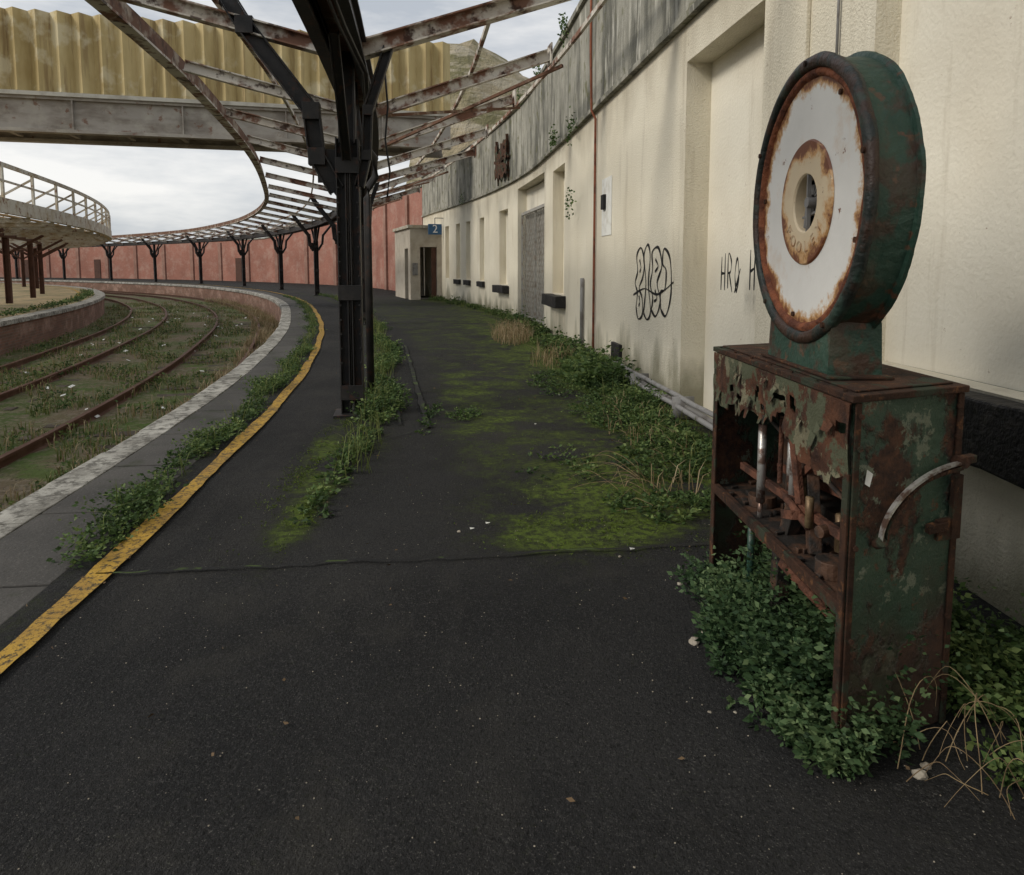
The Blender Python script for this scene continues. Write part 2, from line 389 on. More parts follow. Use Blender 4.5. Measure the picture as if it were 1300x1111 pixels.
mb=MB(); sweep(mb,E,arange(S0,S1,1),[(.03,-.14),(.06,-1)]); mb.obj('platform_face',m_brick,plat)
mb=MB(); sl=arange(S0,S1,.1)
sweep(mb,E,sl,lambda s:[(.905+.010*math.sin(s*3.1)+.010*mn.noise(Vector((s*6,0,0))),.0165),(1.010+.010*math.sin(s*2.3)+.012*mn.noise(Vector((s*6,9,0))),.0165)])
mb.obj('yellow_safety_line',m_yel,plat)
m_seam=M('dark_tar_seam',(.008,.008,.008),.7,[((.05,.08,.015),6,.53,.60,.8)])
mb=MB()
def seam(p0,p1,w,n=40,amp=.02):
    prev=None
    for i in range(n+1):
        t=i/n;x=p0[0]+(p1[0]-p0[0])*t;y=p0[1]+(p1[1]-p0[1])*t
        d=Vector((p1[0]-p0[0],p1[1]-p0[1])).normalized();nn=Vector((-d.y,d.x))
        k=mn.noise(Vector((x*2.1,y*2.1,3)))*amp+mn.noise(Vector((x*9,y*9,5)))*amp*.4
        ww=w*(.6+.8*abs(mn.noise(Vector((x*5,y*5,9)))))
        a=(x+nn.x*(k-ww),y+nn.y*(k-ww),.0165);b=(x+nn.x*(k+ww),y+nn.y*(k+ww),.0165)
        if prev: mb.quad(prev[0],a,b,prev[1])
        prev=(a,b)
seam((-1.88,3.08),(1.0,3.42),.010,90,.05)
seam((-.72,6.0),(-1.85,12.2),.03,60,.02); seam((-.98,6.1),(-2.0,11.5),.012,40,.02)
seam((-.72,6.0),(-1.3,5.2),.006,20,.03); seam((.2,8.5),(1.0,8.9),.006,30,.05); seam((-.9,10.5),(.6,11.2),.008,30,.06)
mb.obj('tarmac_seams',m_seam,plat)
# ------------------------------------------------------------------ tracks
def track(name,o0):
    e=empty(name); r=MB()
    ss_=arange(S0,S1,.8)
    for o in (o0,o0+(-1.435)):
        sweep(r,E,ss_,[(o-.065,-.86),(o+.065,-.86),(o+.065,-.845),(o+.012,-.83),(o+.012,-.76),(o+.035,-.75),(o+.035,-.715),(o-.035,-.715),(o-.035,-.75),(o-.012,-.76),(o-.012,-.83),(o-.065,-.845)],True)
    r.obj('rails',m_rail,e)
    r=MB();q=S0
    while q<45:
        c=E.at(q,o0-.7175,-.895+random.uniform(-.006,.012));r.box(c,(2.4,.25,.08),E.N(q),E.T(q)); q+=.75
    r.obj('sleepers',m_sleeper,e,.01)
track('railway_track',-.77); track('railway_track',-4.15)
# ------------------------------------------------------------------ opposite platform
pl2=empty('railway_platform')
mb=MB(); sweep(mb,E,arange(S0,S1,1),[(LO-.0,-.12),(LO-.03,-1)]); mb.obj('platform_face',m_brick,pl2)
mb=MB(); q=S0
while q<S1:
    sweep(mb,E,[q+.006,q+.6,q+1.194],[(LO+.05,-.12),(LO-.4,-.12),(LO-.4,.004),(LO+.04,.004)][::-1],True); q+=1.2
mb.obj('coping_stones',m_cope,pl2,.01)
mb=MB(); sweep(mb,E,arange(S0,S1,1),[(LO-.40,-.01),(LO-4,-.005),(LO-14,-.01)]); mb.obj('sandy_surface',m_sandy,pl2)
mb=MB(); sweep(mb,E,arange(S0,S1,.5),[(LO-1.0,.003),(LO-1.12,.003)]); mb.obj('yellow_safety_line',m_yel,pl2)
# ------------------------------------------------------------------ canopies
s=[E.sY(6.6,1.75)]; s.append(E.sY(16.8,2.0))
while s[-1]<S1-9: s.append(s[-1]+8.55)
cols=[s[0]-9.5]+s
can=empty('platform_canopy')
steel=MB();dark=MB();rusty=MB()
VZ=3.30; LE=(-.35,3.83)
def co(s): return 1.75+min(.5,max(0,(s-7))*.02)
def P3(s,o,z): return E.at(s,o,z)
rj=random.Random(5)
def frame(s,big):
    c=co(s);d1,d2=rj.uniform(-.10,.10),rj.uniform(-.12,.12);z1=rj.uniform(-.05,.03)
    a=P3(s+d1,LE[0]+.06,LE[1]-.05);b=P3(s,c-.12,VZ+.03)
    steel.ibeam(a,b,.10 if not big else .12,.13,.014)
    re=c+2.72+(rj.uniform(-.35,.05) if not big else 0)
    steel.ibeam(P3(s,c+.12,VZ+.03),P3(s+d2,re,4.17+z1),.11 if not big else .14,.15,.014)
    steel.box(P3(s+d2,re+.02,4.18+z1),(.02,.22,.26),E.N(s),E.T(s))
for i in range(len(cols)-1):
    s0,s1=cols[i],cols[i+1]; k=4 if i<2 else 3
    for j in range(k): frame(s0+(s1-s0)*j/k,j==0)
Z=lambda h:Vector((0,0,h))
for i,s in enumerate(cols):
    c=co(s);N=E.N(s);T=E.T(s);b=P3(s,c,0)
    for d in (-.058,.058):
        p=b+N*d
        dark.ibeam(p+Z(.02),p+Z(2.55),.16,.09,.012,up=N)
    dark.box(b+Z(1.3),(.006,.15,2.4),N,T)
    dark.box(b+Z(.012),(.34,.34,.024),N,T)
    for zz in (.22,1.15,2.3):
        for e_ in (-.086,.086): dark.box(b+T*e_+Z(zz),(.212,.010,.14),N,T)
    for zz in arange(.5,2.1,.13):
        for xx in (-.085,.085):
            dark.box(b-T*.084+N*xx+Z(zz),(.016,.012,.016),N,T)
    dark.ibeam(b+Z(2.5),b+Z(VZ+.02),.14,.15,.014,up=N)
    la=[(-.10,2.08),(-.27,2.38),(-.31,2.78),(-.86,3.50),(-1.03,3.78)]
    ra=[(.10,2.12),(.17,2.40),(.19,2.80),(.38,3.36)] if i<3 else [(.10,2.1),(.3,2.42),(.34,2.8),(.9,3.5)]
    for arm in (la,ra):
        w_=.15 if arm is la else .09
        pts=[b+N*x+Z(z_) for x,z_ in arm]
        for a_,c_ in zip(pts[:-1],pts[1:]): dark.ibeam(a_,c_,.12,w_,.014,up=N)
        for a_ in pts[1:-1]: dark.box(a_,(w_,.125,w_),N,T)
    dark.box(b-N*.17+Z(2.30),(.20,.018,.30),N,T)
    for sg in (-1,1):
        q0=b+Z(2.35);q1=P3(s+sg*.95,co(s+sg*.95),VZ-.12)
        dark.ibeam(q0+T*sg*.1,q1,.06,.08,.01,up=N)
ss=arange(cols[0]-2,cols[-1],.9)
for dx in (-.14,.14):
    sweep(dark,E,ss,lambda s:rect(co(s)+dx-.05,co(s)+dx+.05,VZ-.14,VZ-.10),True)
    sweep(dark,E,ss,lambda s:rect(co(s)+dx-.008,co(s)+dx+.008,VZ-.098,VZ+.10),True)
    sweep(dark,E,ss,lambda s:rect(co(s)+dx-.05,co(s)+dx+.05,VZ+.102,VZ+.13),True)
sweep(rusty,E,ss,lambda s:[(co(s)-.08,VZ+.02),(co(s)+.08,VZ+.02),(co(s)+.12,VZ+.09),(co(s)-.12,VZ+.09)],True)
sweep(rusty,E,ss,[(LE[0]-.02,LE[1]-.13),(LE[0]+.0,LE[1]-.13),(LE[0]+.0,LE[1]+.07),(LE[0]-.02,LE[1]+.07)],True)
sweep(steel,E,ss,[(LE[0]-.09,LE[1]-.16),(LE[0]+.05,LE[1]-.16),(LE[0]+.05,LE[1]-.135),(LE[0]-.09,LE[1]-.135)],True)
sweep(steel,E,ss,lambda s:rect(co(s)+2.66,co(s)+2.70,4.25,4.31),True)
sweep(steel,E,ss,lambda s:rect(co(s)-1.1,co(s)-1.06,VZ+.36,VZ+.41),True)
sweep(steel,E,ss,lambda s:rect(co(s)+1.35,co(s)+1.39,VZ+.53,VZ+.58),True)
for i in range(1,len(cols)-1):
    s0,s1=cols[i],cols[i+1];k=4 if i<2 else 3;d=(s1-s0)/k
    a=s0+d; c=co(a)
    rusty.bar(P3(a,c+.3,VZ+.0),P3(a+d,c+2.6,4.05),.04,.04)
    rusty.bar(P3(a,c+2.6,4.03),P3(a+d,c+.3,VZ+.02),.04,.04)
steel.obj('rafters',m_steelwhite,can); dark.obj('columns_and_brackets',m_steeldark,can,.003); rusty.obj('gutter_and_edge_beams',m_rustbeam,can)
mb=MB();s=cols[1]; b=P3(s+.9,co(s)+.12,0)
mb.tube([b+Z(0),b+Z(2.1),b+Vector((.02,0,2.22)),b+Vector((.09,0,2.32)),b+Vector((.09,0,2.5)),b+Vector((-.05,-.1,2.7)),b+Vector((-.1,-.1,3.25))],.04,10)
b2=P3(s,co(s)+.2,0)
mb.tube([b2+Vector((.10,.3,3.2)),b2+Vector((.12,.3,2.9)),b2+Vector((.09,.3,2.6)),b2+Vector((.13,.3,2.3)),b2+Vector((.10,.3,2.05))],.010,6)
for x_ in (.05,.09): mb.tube([P3(s-3,co(s)+x_,VZ-.16),P3(s-1.5,co(s)+x_+.05,VZ-.24),P3(s,co(s)+x_+.1,VZ-.17),P3(s+2,co(s)+x_+.04,VZ-.27),P3(s+4,co(s)+x_,VZ-.16)],.012,6)
mb.obj('downpipe_and_cables',m_steeldark,can,smooth=True)
# opposite canopy
can2=empty('platform_canopy'); a=MB();bb=MB();cc=MB()
s2=arange(E.sY(2),S1,1)
for k in range(9):
    o=LO+.33-k*.36
    sweep(bb,E,s2,rect(o-.20,o,2.70-k*.012,2.73-k*.012),True)
sweep(a,E,s2,rect(LO+.34,LO+.46,2.66,3.02),True)
sweep(a,E,s2,rect(LO+.36,LO+.42,3.78,3.88),True)
sweep(a,E,s2,rect(LO+.375,LO+.41,3.42,3.47),True)
q=s2[0]
while q<S1:
    a.bar(E.at(q,LO+.40,3.03),E.at(q,LO+.40,3.79),.06,.06)
    a.bar(E.at(q,LO+.40,3.70),E.at(q,LO-1.0,2.83),.05,.05)
    a.ibeam(E.at(q,LO+.3,2.62),E.at(q,LO-4.4,2.50),.08,.12,.015)
    q+=2.2
sweep(cc,E,s2,rect(LO-2.68,LO-2.52,2.42,2.56),True)
q=E.sY(19.5)
while q<62:
    cc.ibeam(E.at(q,LO-2.6,0),E.at(q,LO-2.6,2.42),.18,.20,.03,up=E.N(q))
    cc.bar(E.at(q,LO-2.6,1.8),E.at(q,LO-1.4,2.52),.09,.09);cc.bar(E.at(q,LO-2.6,1.8),E.at(q,LO-3.8,2.52),.09,.09)
    q+=5.6
a.obj('fascia_and_rail',m_fascia,can2);bb.obj('soffit_boards',m_soffit,can2);cc.obj('columns_and_beams',m_brown,can2)
# ------------------------------------------------------------------ station building
bld=empty('station_building')
CT=3.62
bays=[(-3.2,-.8,.88,3.27,.14),(1.2,3.86,.88,3.27,.14),(5.2,6.78,.02,3.27,.24),(13.1,14.35,.85,3.25,.22),(15.4,18.9,.0,3.38,.30),(20.1,21.2,.85,2.98,.2),(23.3,23.95,.9,2.95,.2),(25.35,26.0,.9,2.95,.2),(26.9,27.5,.9,2.95,.2),(28.6,29.2,.9,2.95,.2)]
wf=MB();wi=MB()
def wq(mb_,s0,s1,o,z0,z1):
    for a_,b_ in zip(arange(s0,s1,.7)[:-1],arange(s0,s1,.7)[1:]):
        mb_.quad(W.at(a_,o,z0),W.at(b_,o,z0),W.at(b_,o,z1),W.at(a_,o,z1),[(a_,z0),(b_,z0),(b_,z1),(a_,z1)])
cur=-7.5;WE=W.sY(33.0)
for s0,s1,z0,z1,d in bays:
    wq(wf,cur,s0,0,-.1,CT)
    if z0>.03: wq(wf,s0,s1,0,-.1,z0)
    wq(wf,s0,s1,0,z1,CT); wq(wi,s0,s1,d,z0,z1)
    for q in (s0,s1): wf.quad(W.at(q,0,z0),W.at(q,d,z0),W.at(q,d,z1),W.at(q,0,z1))
    for zz in (z0,z1): wf.quad(W.at(s0,0,zz),W.at(s1,0,zz),W.at(s1,d,zz),W.at(s0,d,zz))
    cur=s1
wq(wf,cur,WE,0,-.1,CT)
wf.quad(W.at(WE,0,-.1),W.at(WE,6,-.1),W.at(WE,6,CT),W.at(WE,0,CT))
wf.obj('rendered_wall',m_cream,bld); wi.obj('blocked_openings',m_infill,bld)
mb=MB()
sweep(mb,W,arange(4.55,5.12,.28),rect(-.03,-.001,-.05,CT-.02),True)
mb.obj('pilaster',m_cream,bld,.006)
mb=MB(); sweep(mb,W,arange(-7.5,WE,1),rect(-.035,6.1,CT+.06,5.38),True); mb.obj('concrete_parapet',m_conc,bld)
mb=MB(); sweep(mb,W,arange(-7.5,WE,1),rect(-.075,.3,CT-.005,CT+.055),True)
sweep(mb,W,arange(-7.5,WE,1),rect(-.09,.35,5.385,5.47),True)
mb.obj('string_course_and_coping',m_conc,bld,jitter=.01)
mb=MB()
for s0,s1,z0,z1,t_ in [(-3.3,-.7,.58,.87,.13),(1.05,4.0,.58,.87,.13),(12.9,14.5,.62,.84,.2),(19.95,21.3,.62,.83,.2),(23.2,24.05,.7,.88,.1),(25.3,26.1,.7,.88,.1),(26.8,27.6,.7,.88,.1)]:
    sweep(mb,W,arange(s0,s1,.25),rect(-t_,-.002,z0,z1),True)
mb.obj('dark_window_sills',m_sill,bld,.012,jitter=.016)
gt=empty('lattice_gate'); gt.parent=bld
mb=MB();wq(mb,15.45,18.85,.20,0,2.72);mb.obj('shutter',m_gateback,gt)
mb2=MB();wq(mb2,15.4,18.9,.24,2.80,3.36);mb2.obj('fanlight_panel',m_infill,gt)
mb=MB();gs,ge,gzt=15.5,18.8,2.72
mb.bar(W.at(gs,.1,gzt),W.at(ge,.1,gzt),.05,.07);mb.bar(W.at(gs,.1,.1),W.at(ge,.1,.1),.05,.06)
for i in (0,3,6):
    q=gs+(ge-gs)*i/6;mb.bar(W.at(q,.1,.05),W.at(q,.1,gzt),.05,.05)
def cl(a0,a1,z0,z1):
    if a0>a1:a0,a1,z0,z1=a1,a0,z1,z0
    if a1<=gs or a0>=ge:return None
    if a0<gs:z0+=(z1-z0)*(gs-a0)/(a1-a0);a0=gs
    if a1>ge:z1=z0+(z1-z0)*(ge-a0)/(a1-a0);a1=ge
    return a0,a1,z0,z1
n=16
for k in range(-10,n+1):
    for sg in (1,-1):
        a0=gs+(ge-gs)*k/n if sg>0 else gs+(ge-gs)*(k+10)/n
        r_=cl(a0,a0+sg*(ge-gs)*10/n,.1,gzt)
        if r_ and r_[1]-r_[0]>.05: mb.bar(W.at(r_[0],.12+.015*sg,r_[2]),W.at(r_[1],.12+.015*sg,r_[3]),.008,.014)
mb.obj('lattice',m_gate,gt)
mb=MB()
mb.tube([W.at(10.5,-.03,z_) for z_ in (.05,1,2,3,3.5)]+[W.at(10.5,-.09,3.62),W.at(10.5,-.11,4.5),W.at(10.5,-.11,5.3)],.018,8)
mb.obj('rusty_conduit',m_rustred,bld,smooth=True)
mb=MB()
mb.tube([W.at(11.3,-.04,.1),W.at(11.3,-.04,1.2)],.03,8)
for o,z_ in ((-.07,.11),(-.16,.12),(-.11,.19)):
    mb.tube([W.at(q,o,z_+random.uniform(-.005,.01)) for q in arange(3.2,9.0,.5)],.024,8)
for q in (3.6,5.1,6.4,7.8): mb.box(W.at(q,-.10,.11),(.20,.03,.20),W.N(q),W.T(q))
mb.tube([W.at(4.2,-.02,3.6),W.at(4.2,-.02,2.9),W.at(4.2,-.02,2.5)],.008,6)
mb.obj('grey_pipes',m_lead,bld,smooth=True)
mb=MB(); mb.box(W.at(9.15,-.02,.22),(.05,.42,.36),W.N(9.1),W.T(9.1));mb.obj('dark_vent_hatch',m_sill,bld,.01)
mb=MB(); mb.box(W.at(9.85,-.006,2.2),(.008,.55,.78),W.N(9.9),W.T(9.9)); mb.obj('wall_notice',m_paper,bld)
mb=MB(); mb.box(W.at(9.95,-.03,2.27),(.04,.16,.2),W.N(9.9),W.T(9.9)); mb.obj('switch_box',m_black,bld,.005)
mb=MB();nu,nv=12,12
for side in (0,.02):
    base=len(mb.v)
    for i in range(nu+1):
        for j in range(nv+1):
            u_=i/nu;v_=j/nv;ed=.10*mn.noise(Vector((u_*4,v_*4,side)))
            mb.v.append(tuple(W.at(19.7+1.5*u_+ed*(1 if i in(0,nu) else .2)*2,-.12-side-.05*mn.noise(Vector((u_*3,v_*3,5))),3.85+.95*v_+ed*(1.6 if j in (0,nv) else .2))))
    for i in range(nu):
        for j in range(nv):
            if mn.noise(Vector((i*.45,j*.45,7)))>.28: continue
            a_=base+i*(nv+1)+j;mb.f.append((a_,a_+1,a_+nv+2,a_+nv+1));mb.uv.append([(0,0)]*4)
for q in (19.8,21.1): mb.bar(W.at(q,-.04,3.7),W.at(q,-.1,4.95),.07,.07,up=W.T(q))
mb.bar(W.at(19.6,-.09,4.35),W.at(21.5,-.07,4.4),.05,.08)
mb.obj('rusted_bracket_panel',m_flake,bld)
# graffiti
gm=MB()
def stroke(pts,w=.010):
    P=[Vector(p) for p in pts];P=[P[0]]+P+[P[-1]];o=[]
    for i in range(1,len(P)-2):
        a_,b_,c_,d_=P[i-1:i+3]
        for k in range(6):
            t=k/6;o.append(.5*((2*b_)+(c_-a_)*t+(2*a_-5*b_+4*c_-d_)*t*t+(3*b_-a_-3*c_+d_)*t**3))
    o.append(P[-2]);prev=None
    for i,p in enumerate(o):
        d=(o[min(i+1,len(o)-1)]-o[max(0,i-1)])
        if d.length<1e-6: continue
        d.normalize();nn=Vector((-d.y,d.x))*w*(1+.4*math.sin(i*.7))
        a_=W.at(p.x+nn.x,-.004,p.y+nn.y);b_=W.at(p.x-nn.x,-.004,p.y-nn.y)
        if prev: gm.quad(prev[0],a_,b_,prev[1])
        prev=(a_,b_)
def S(l,base,sx,sz,w=.010): stroke([(base[0]-x*sx,base[1]+z_*sz) for x,z_ in l],w)
b0=(8.36,.83);gx,gz_=1.2,.74
S([(.02,.12),(.10,-.06),(.24,.02),(.22,.28),(.12,.42),(.24,.6),(.27,.85),(.16,1.04),(.02,.92),(.06,.68),(-.02,.5),(.06,.34),(.02,.12)],b0,gx,gz_,.015)
S([(.11,.14),(.15,.2),(.12,.3)],b0,gx,gz_,.012);S([(.13,.66),(.17,.74),(.12,.86)],b0,gx,gz_,.012)
S([(.28,.05),(.34,.5),(.26,.9),(.38,1.08),(.46,.9),(.42,.5),(.50,.10),(.40,-.04),(.28,.05)],b0,gx,gz_,.015)
S([(.52,.12),(.66,.04),(.78,.28),(.68,.52),(.80,.76),(.70,1.02),(.52,.96),(.54,.72),(.48,.5),(.56,.3),(.52,.12)],b0,gx,gz_,.015)
S([(.60,.25),(.68,.3),(.62,.42)],b0,gx,gz_,.012);S([(.61,.68),(.70,.76),(.62,.86)],b0,gx,gz_,.012)
S([(.80,.15),(.94,.08),(1.06,.4),(1.02,.85),(.86,1.0),(.82,.80),(.92,.7),(.90,.45),(.78,.38),(.80,.15)],b0,gx,gz_,.015)
S([(-.08,.3),(.3,.42),(.7,.36),(1.12,.55)],b0,gx,gz_,.010)
b1=(5.84,1.20);u=.135
for k,segs in enumerate([[[(0,0),(0.05,1)],[(0,.5),(.6,.5)],[(.6,0),(.6,1.1)]],[[(0,0),(0,1),(.5,.8),(.4,.5),(0,.45)],[(.2,.45),(.7,-.1)]],[[(.3,0),(0,.5),(.3,1),(.6,.5),(.3,0)],[(.0,.0),(.8,.7)]],[],[[(0,0),(0,1.1)],[(0,.5),(.6,.6)],[(.6,0),(.6,1)]],[[(.2,0),(.2,.9)]],[[(.1,0),(0,1)],[(.1,0),(.5,.1)]],[[(.6,1),(.1,.8),(.5,.4),(.0,0)]]]):
    for sg in segs: stroke([(b1[0]-(k*u+x*u*.9),b1[1]+z_*.27+.018*math.sin(k*2)) for x,z_ in sg],.0085)
gm.obj('graffiti',m_black,bld)
# ------------------------------------------------------------------ red wall
rw=empty('red_brick_wall')
RW=Curve([(-4.2,33.6),(-6.3,39),(-9.3,45.5),(-14.5,53),(-21.5,60.5),(-30,68),(-41,75.5),(-54,82),(-70,87),(-90,91)])
def rtop(s): return 5.05-min(1.45,max(0,s-8)*.062)
mb=MB(); sweep(mb,RW,arange(0,RW.len-.5,.8),lambda s:[(-.0,-.1),(0,rtop(s)),(.35,rtop(s)),(.35,-.1)])
mb.obj('brickwork',m_redbrick,rw)
mb=MB();q=3.
while q<RW.len-3:
    c_=RW.at(q,-.06,(rtop(q)-.15)/2); mb.box(c_,(.13,.5,rtop(q)-.12),RW.N(q),RW.T(q)); q+=5.2
mb.obj('brick_piers',m_redbrick,rw)
mb=MB(); sweep(mb,RW,arange(0,RW.len-.5,.8),lambda s:rect(-.06,.42,rtop(s)+.003,rtop(s)+.10),True); mb.obj('wall_coping',m_conc,rw)
mb=MB()
for q in (36,62,74): mb.box(RW.at(q,-.03,1.0),(.08,1.1,2.1),RW.N(q),RW.T(q))
mb.obj('dark_doors',m_brown,rw,.01)
# ------------------------------------------------------------------ platform shelter with sign
sh=empty('platform_shelter')
s_=W.sY(29.3);T=W.T(s_);N=W.N(s_);B=W.at(s_,0,0);JW=1.3
def SP(i,j,z): return B+T*i-N*j+Vector((0,0,z))
wl=MB()
def sbox(mb_,i0,i1,j0,j1,z0,z1): mb_.box(SP((i0+i1)/2,(j0+j1)/2,(z0+z1)/2),(i1-i0,j1-j0,z1-z0),T,-N)
sbox(wl,0,.15,.0,.20,0,2.9);sbox(wl,0,.15,.90,JW,0,2.9);sbox(wl,0,.15,.202,.898,2.15,2.9)
sbox(wl,.152,.5,JW-.15,JW,0,2.9);sbox(wl,1.3,3.6,JW-.15,JW,0,2.9);sbox(wl,.502,1.298,JW-.15,JW,2.1,2.9);sbox(wl,3.602,3.75,0,JW,0,2.9)
wl.obj('walls',m_white,sh)
mb=MB();sbox(mb,-.06,3.8,-.1,JW+.10,2.903,3.03);mb.obj('flat_roof',m_fascia,sh,.01)
mb=MB();sbox(mb,.06,.10,.22,.42,0,2.13);mb.obj('open_door',m_brown,sh)
mb=MB();sbox(mb,-.03,-.002,1.0,1.22,1.0,1.5);mb.obj('notice_case',m_lead,sh)
mb=MB();sbox(mb,.2,3.5,.1,1.1,0,.01);mb.obj('floor',m_edge,sh)
sg=empty('platform_number_sign')
mb=MB();mb.box(SP(-.35,.35,2.85),(.06,.55,.42),T,-N);mb.obj('blue_panel',m_blue,sg,.005)
mb=MB();mb.bar(SP(-.35,.35,3.06),SP(-.35,.35,3.3),.03,.03);mb.bar(SP(-.35,.35,3.3),SP(-.35,-.0,3.3),.03,.03);mb.obj('hanger',m_grey,sg)
fc=bpy.data.curves.new('numeral','FONT');fc.body='2';fc.size=.45;fc.align_x='CENTER';fc.align_y='CENTER';fc.extrude=.004
fo=bpy.data.objects.new('numeral',fc);link(fo,sg);fc.materials.append(m_signwhite)
_o=SP(-.385,.35,2.85);fo.matrix_world=Matrix(((N.x,0,-T.x,_o.x),(N.y,0,-T.y,_o.y),(0,1,0,_o.z),(0,0,0,1)))
# ------------------------------------------------------------------ footbridge
fb=empty('covered_footbridge')
bd=Vector((1,.256,0)).normalized();bn=Vector((-bd.y,bd.x,0))
O=Vector((-8.6,22.6,0)); BW=1.9
def BP(t,o,z): return O+bd*t+bn*o+Vector((0,0,z))
t0,t1=-26,6.75
def bbox(mb_,ta,tb,oa,ob,za,zb): mb_.box(BP((ta+tb)/2,(oa+ob)/2,(za+zb)/2),(tb-ta,ob-oa,zb-za),bd,bn)
g_=MB()
for o in (0,BW):
    bbox(g_,t0,t1,o-.02,o+.02,5.38,6.22); bbox(g_,t0,t1,o-.16,o+.16,5.28,5.377); bbox(g_,t0,t1,o-.14,o+.14,6.223,6.30)
q=t0+.5
while q<t1: 
    bbox(g_,q-.02,q+.02,-.13,-.022,5.38,6.22); q+=3.0
q=t0+.3
while q<t1-.3: bbox(g_,q-.06,q+.06,.17,BW-.18,5.40,5.6); q+=1.6
g_.obj('plate_girders',m_girder,fb)
mb=MB(); bbox(mb,t0,t1,-.22,BW+.22,6.305,6.42); bbox(mb,t0,t1,.03,BW-.03,5.62,5.70)
mb.obj('deck_and_ledge',m_deckedge,fb)
mb=MB();lam=.56
for o in (-.10,BW+.05):
    q=t0;k=0
    while q<t1:
        o0=o-.12 if k%2==0 else o+.15;o1=o+.15 if k%2==0 else o-.12
        sag=.05*mn.noise(Vector((q*.7,o,3)));sg2=.05*mn.noise(Vector(((q+lam/2)*.7,o,3)))
        mb.quad(BP(q,o0,6.43),BP(q+lam/2,o1,6.43),BP(q+lam/2,o1,8.72+sg2),BP(q,o0,8.72+sag))
        q+=lam/2;k+=1
mb.obj('corrugated_cladding',m_clad,fb)
mb=MB()
for z_ in (6.9,7.6,8.3): bbox(mb,t0,t1,.07,.12,z_,z_+.08);bbox(mb,t0,t1,BW-.2,BW-.14,z_,z_+.08)
for q in arange(t0,t1-.1,2.8): bbox(mb,q,q+.1,.13,.21,6.43,8.5);bbox(mb,q,q+.1,BW-.34,BW-.26,6.43,8.5)
mb.obj('side_frames',m_brown,fb)
mb=MB()
for tt in (-24.5,9.5): bbox(mb,tt-.8,tt+.8,.2,BW-.2,-1,5.27)
mb.obj('support_piers',m_conc,fb)
# ------------------------------------------------------------------ hill
nx,ny=110,60;V=[];F=[]
for j in range(ny):
    for i in range(nx):
        x=-70+i*4;y=190+j*4
        e=1/(1+math.exp(-(x+35-(y-190)*.03)/2.2)); r_=1/(1+math.exp(-(y-222)/10))
        hgt=max(30,(82-max(0,x+14)*.62))*e
        z_=hgt*r_+mn.fractal(Vector((x*.04,y*.04,1)),1.,2.,5)*5*e*r_
        V.append((x+mn.noise(Vector((x*.1,y*.1,z_*.1)))*2,y,z_-1.2))
for j in range(ny-1):
    for i in range(nx-1):
        a_=j*nx+i;F.append((a_,a_+1,a_+nx+1,a_+nx))
me=bpy.data.meshes.new('hill');me.from_pydata(V,[],F);me.materials.append(m_hill);link(bpy.data.objects.new('hill',me))
# ------------------------------------------------------------------ weighing machine
wm=empty('platform_weighing_machine')
A=Vector((.93,1.90,0));av=Vector((-.036,.999,0)).normalized();bv=Vector((.925,.38,0)).normalized();ML=1.15;MW=.43
def Q(i,j,z): return A+av*i+bv*j+Vector((0,0,z))
def mbx(mb_,i0,i1,j0,j1,z0,z1):
    mb_.hexa([Q(i0,j0,z0),Q(i0,j1,z0),Q(i1,j1,z0),Q(i1,j0,z0),Q(i0,j0,z1),Q(i0,j1,z1),Q(i1,j1,z1),Q(i1,j0,z1)])
def panel(mb_,i,nrm,seed):
    n1,n2=16,34;base=len(mb_.v)
    for side in (0,1):
        for a_ in range(n2+1):
            for b_ in range(n1+1):
                j=MW*b_/n1; z_=1.028*a_/n2
                if a_==0: z_=.0+.02*abs(mn.noise(Vector((j*20,seed,0))))
                d=mn.noise(Vector((j*5,z_*4,seed)))*.009*(1 if 0<b_<n1 and 0<a_<n2 else 0)
                mb_.v.append(tuple(Q(i+nrm*(side*.012)+d,j,z_)))
    m=(n1+1)*(n2+1)
    for side in (0,1):
        for a_ in range(n2):
            for b_ in range(n1):
                k=base+side*m+a_*(n1+1)+b_;mb_.f.append((k,k+1,k+n1+2,k+n1+1));mb_.uv.append([(0,0)]*4)
    def edge(ids):
        for x,y in zip(ids[:-1],ids[1:]): mb_.f.append((base+x,base+y,base+y+m,base+x+m));mb_.uv.append([(0,0)]*4)
    edge([b_ for b_ in range(n1+1)]);edge([n2*(n1+1)+b_ for b_ in range(n1+1)])
    edge([a_*(n1+1) for a_ in range(n2+1)]);edge([a_*(n1+1)+n1 for a_ in range(n2+1)])
mb=MB();panel(mb,0,1,1.3);panel(mb,ML,-1,4.1);mb.obj('end_panels',m_mgreen,wm)
mb=MB()
mbx(mb,-.016,ML+.016,-.016,MW+.016,1.030,1.050)
mbx(mb,.02,ML-.02,.02,MW-.02,1.051,1.057)
mb.obj('top_plate',m_flake,wm,.006)
mb=MB();mbx(mb,.015,ML-.015,MW-.012,MW,.40,1.028);mb.obj('back_panel',m_mgreen,wm)
mb=MB()
mbx(mb,-.004,.030,-.012,-.001,0,.83);mbx(mb,ML-.045,ML+.004,-.012,-.001,0,1.0)
mbx(mb,-.010,-.001,0,.022,0,1.028);mbx(mb,-.010,-.001,MW-.022,MW+.003,0,1.028)
mbx(mb,.015,ML-.015,-.014,.012,.415,.455);mbx(mb,.015,ML-.015,MW-.05,MW-.014,.02,.06)
mb.obj('corner_posts_and_rails',m_flake,wm,.003,jitter=.004)
mb=MB();mbx(mb,.015,ML-.015,.013,MW-.014,.425,.437);mb.obj('mechanism_shelf',m_dark,wm)
mb=MB();n=90;top=[]
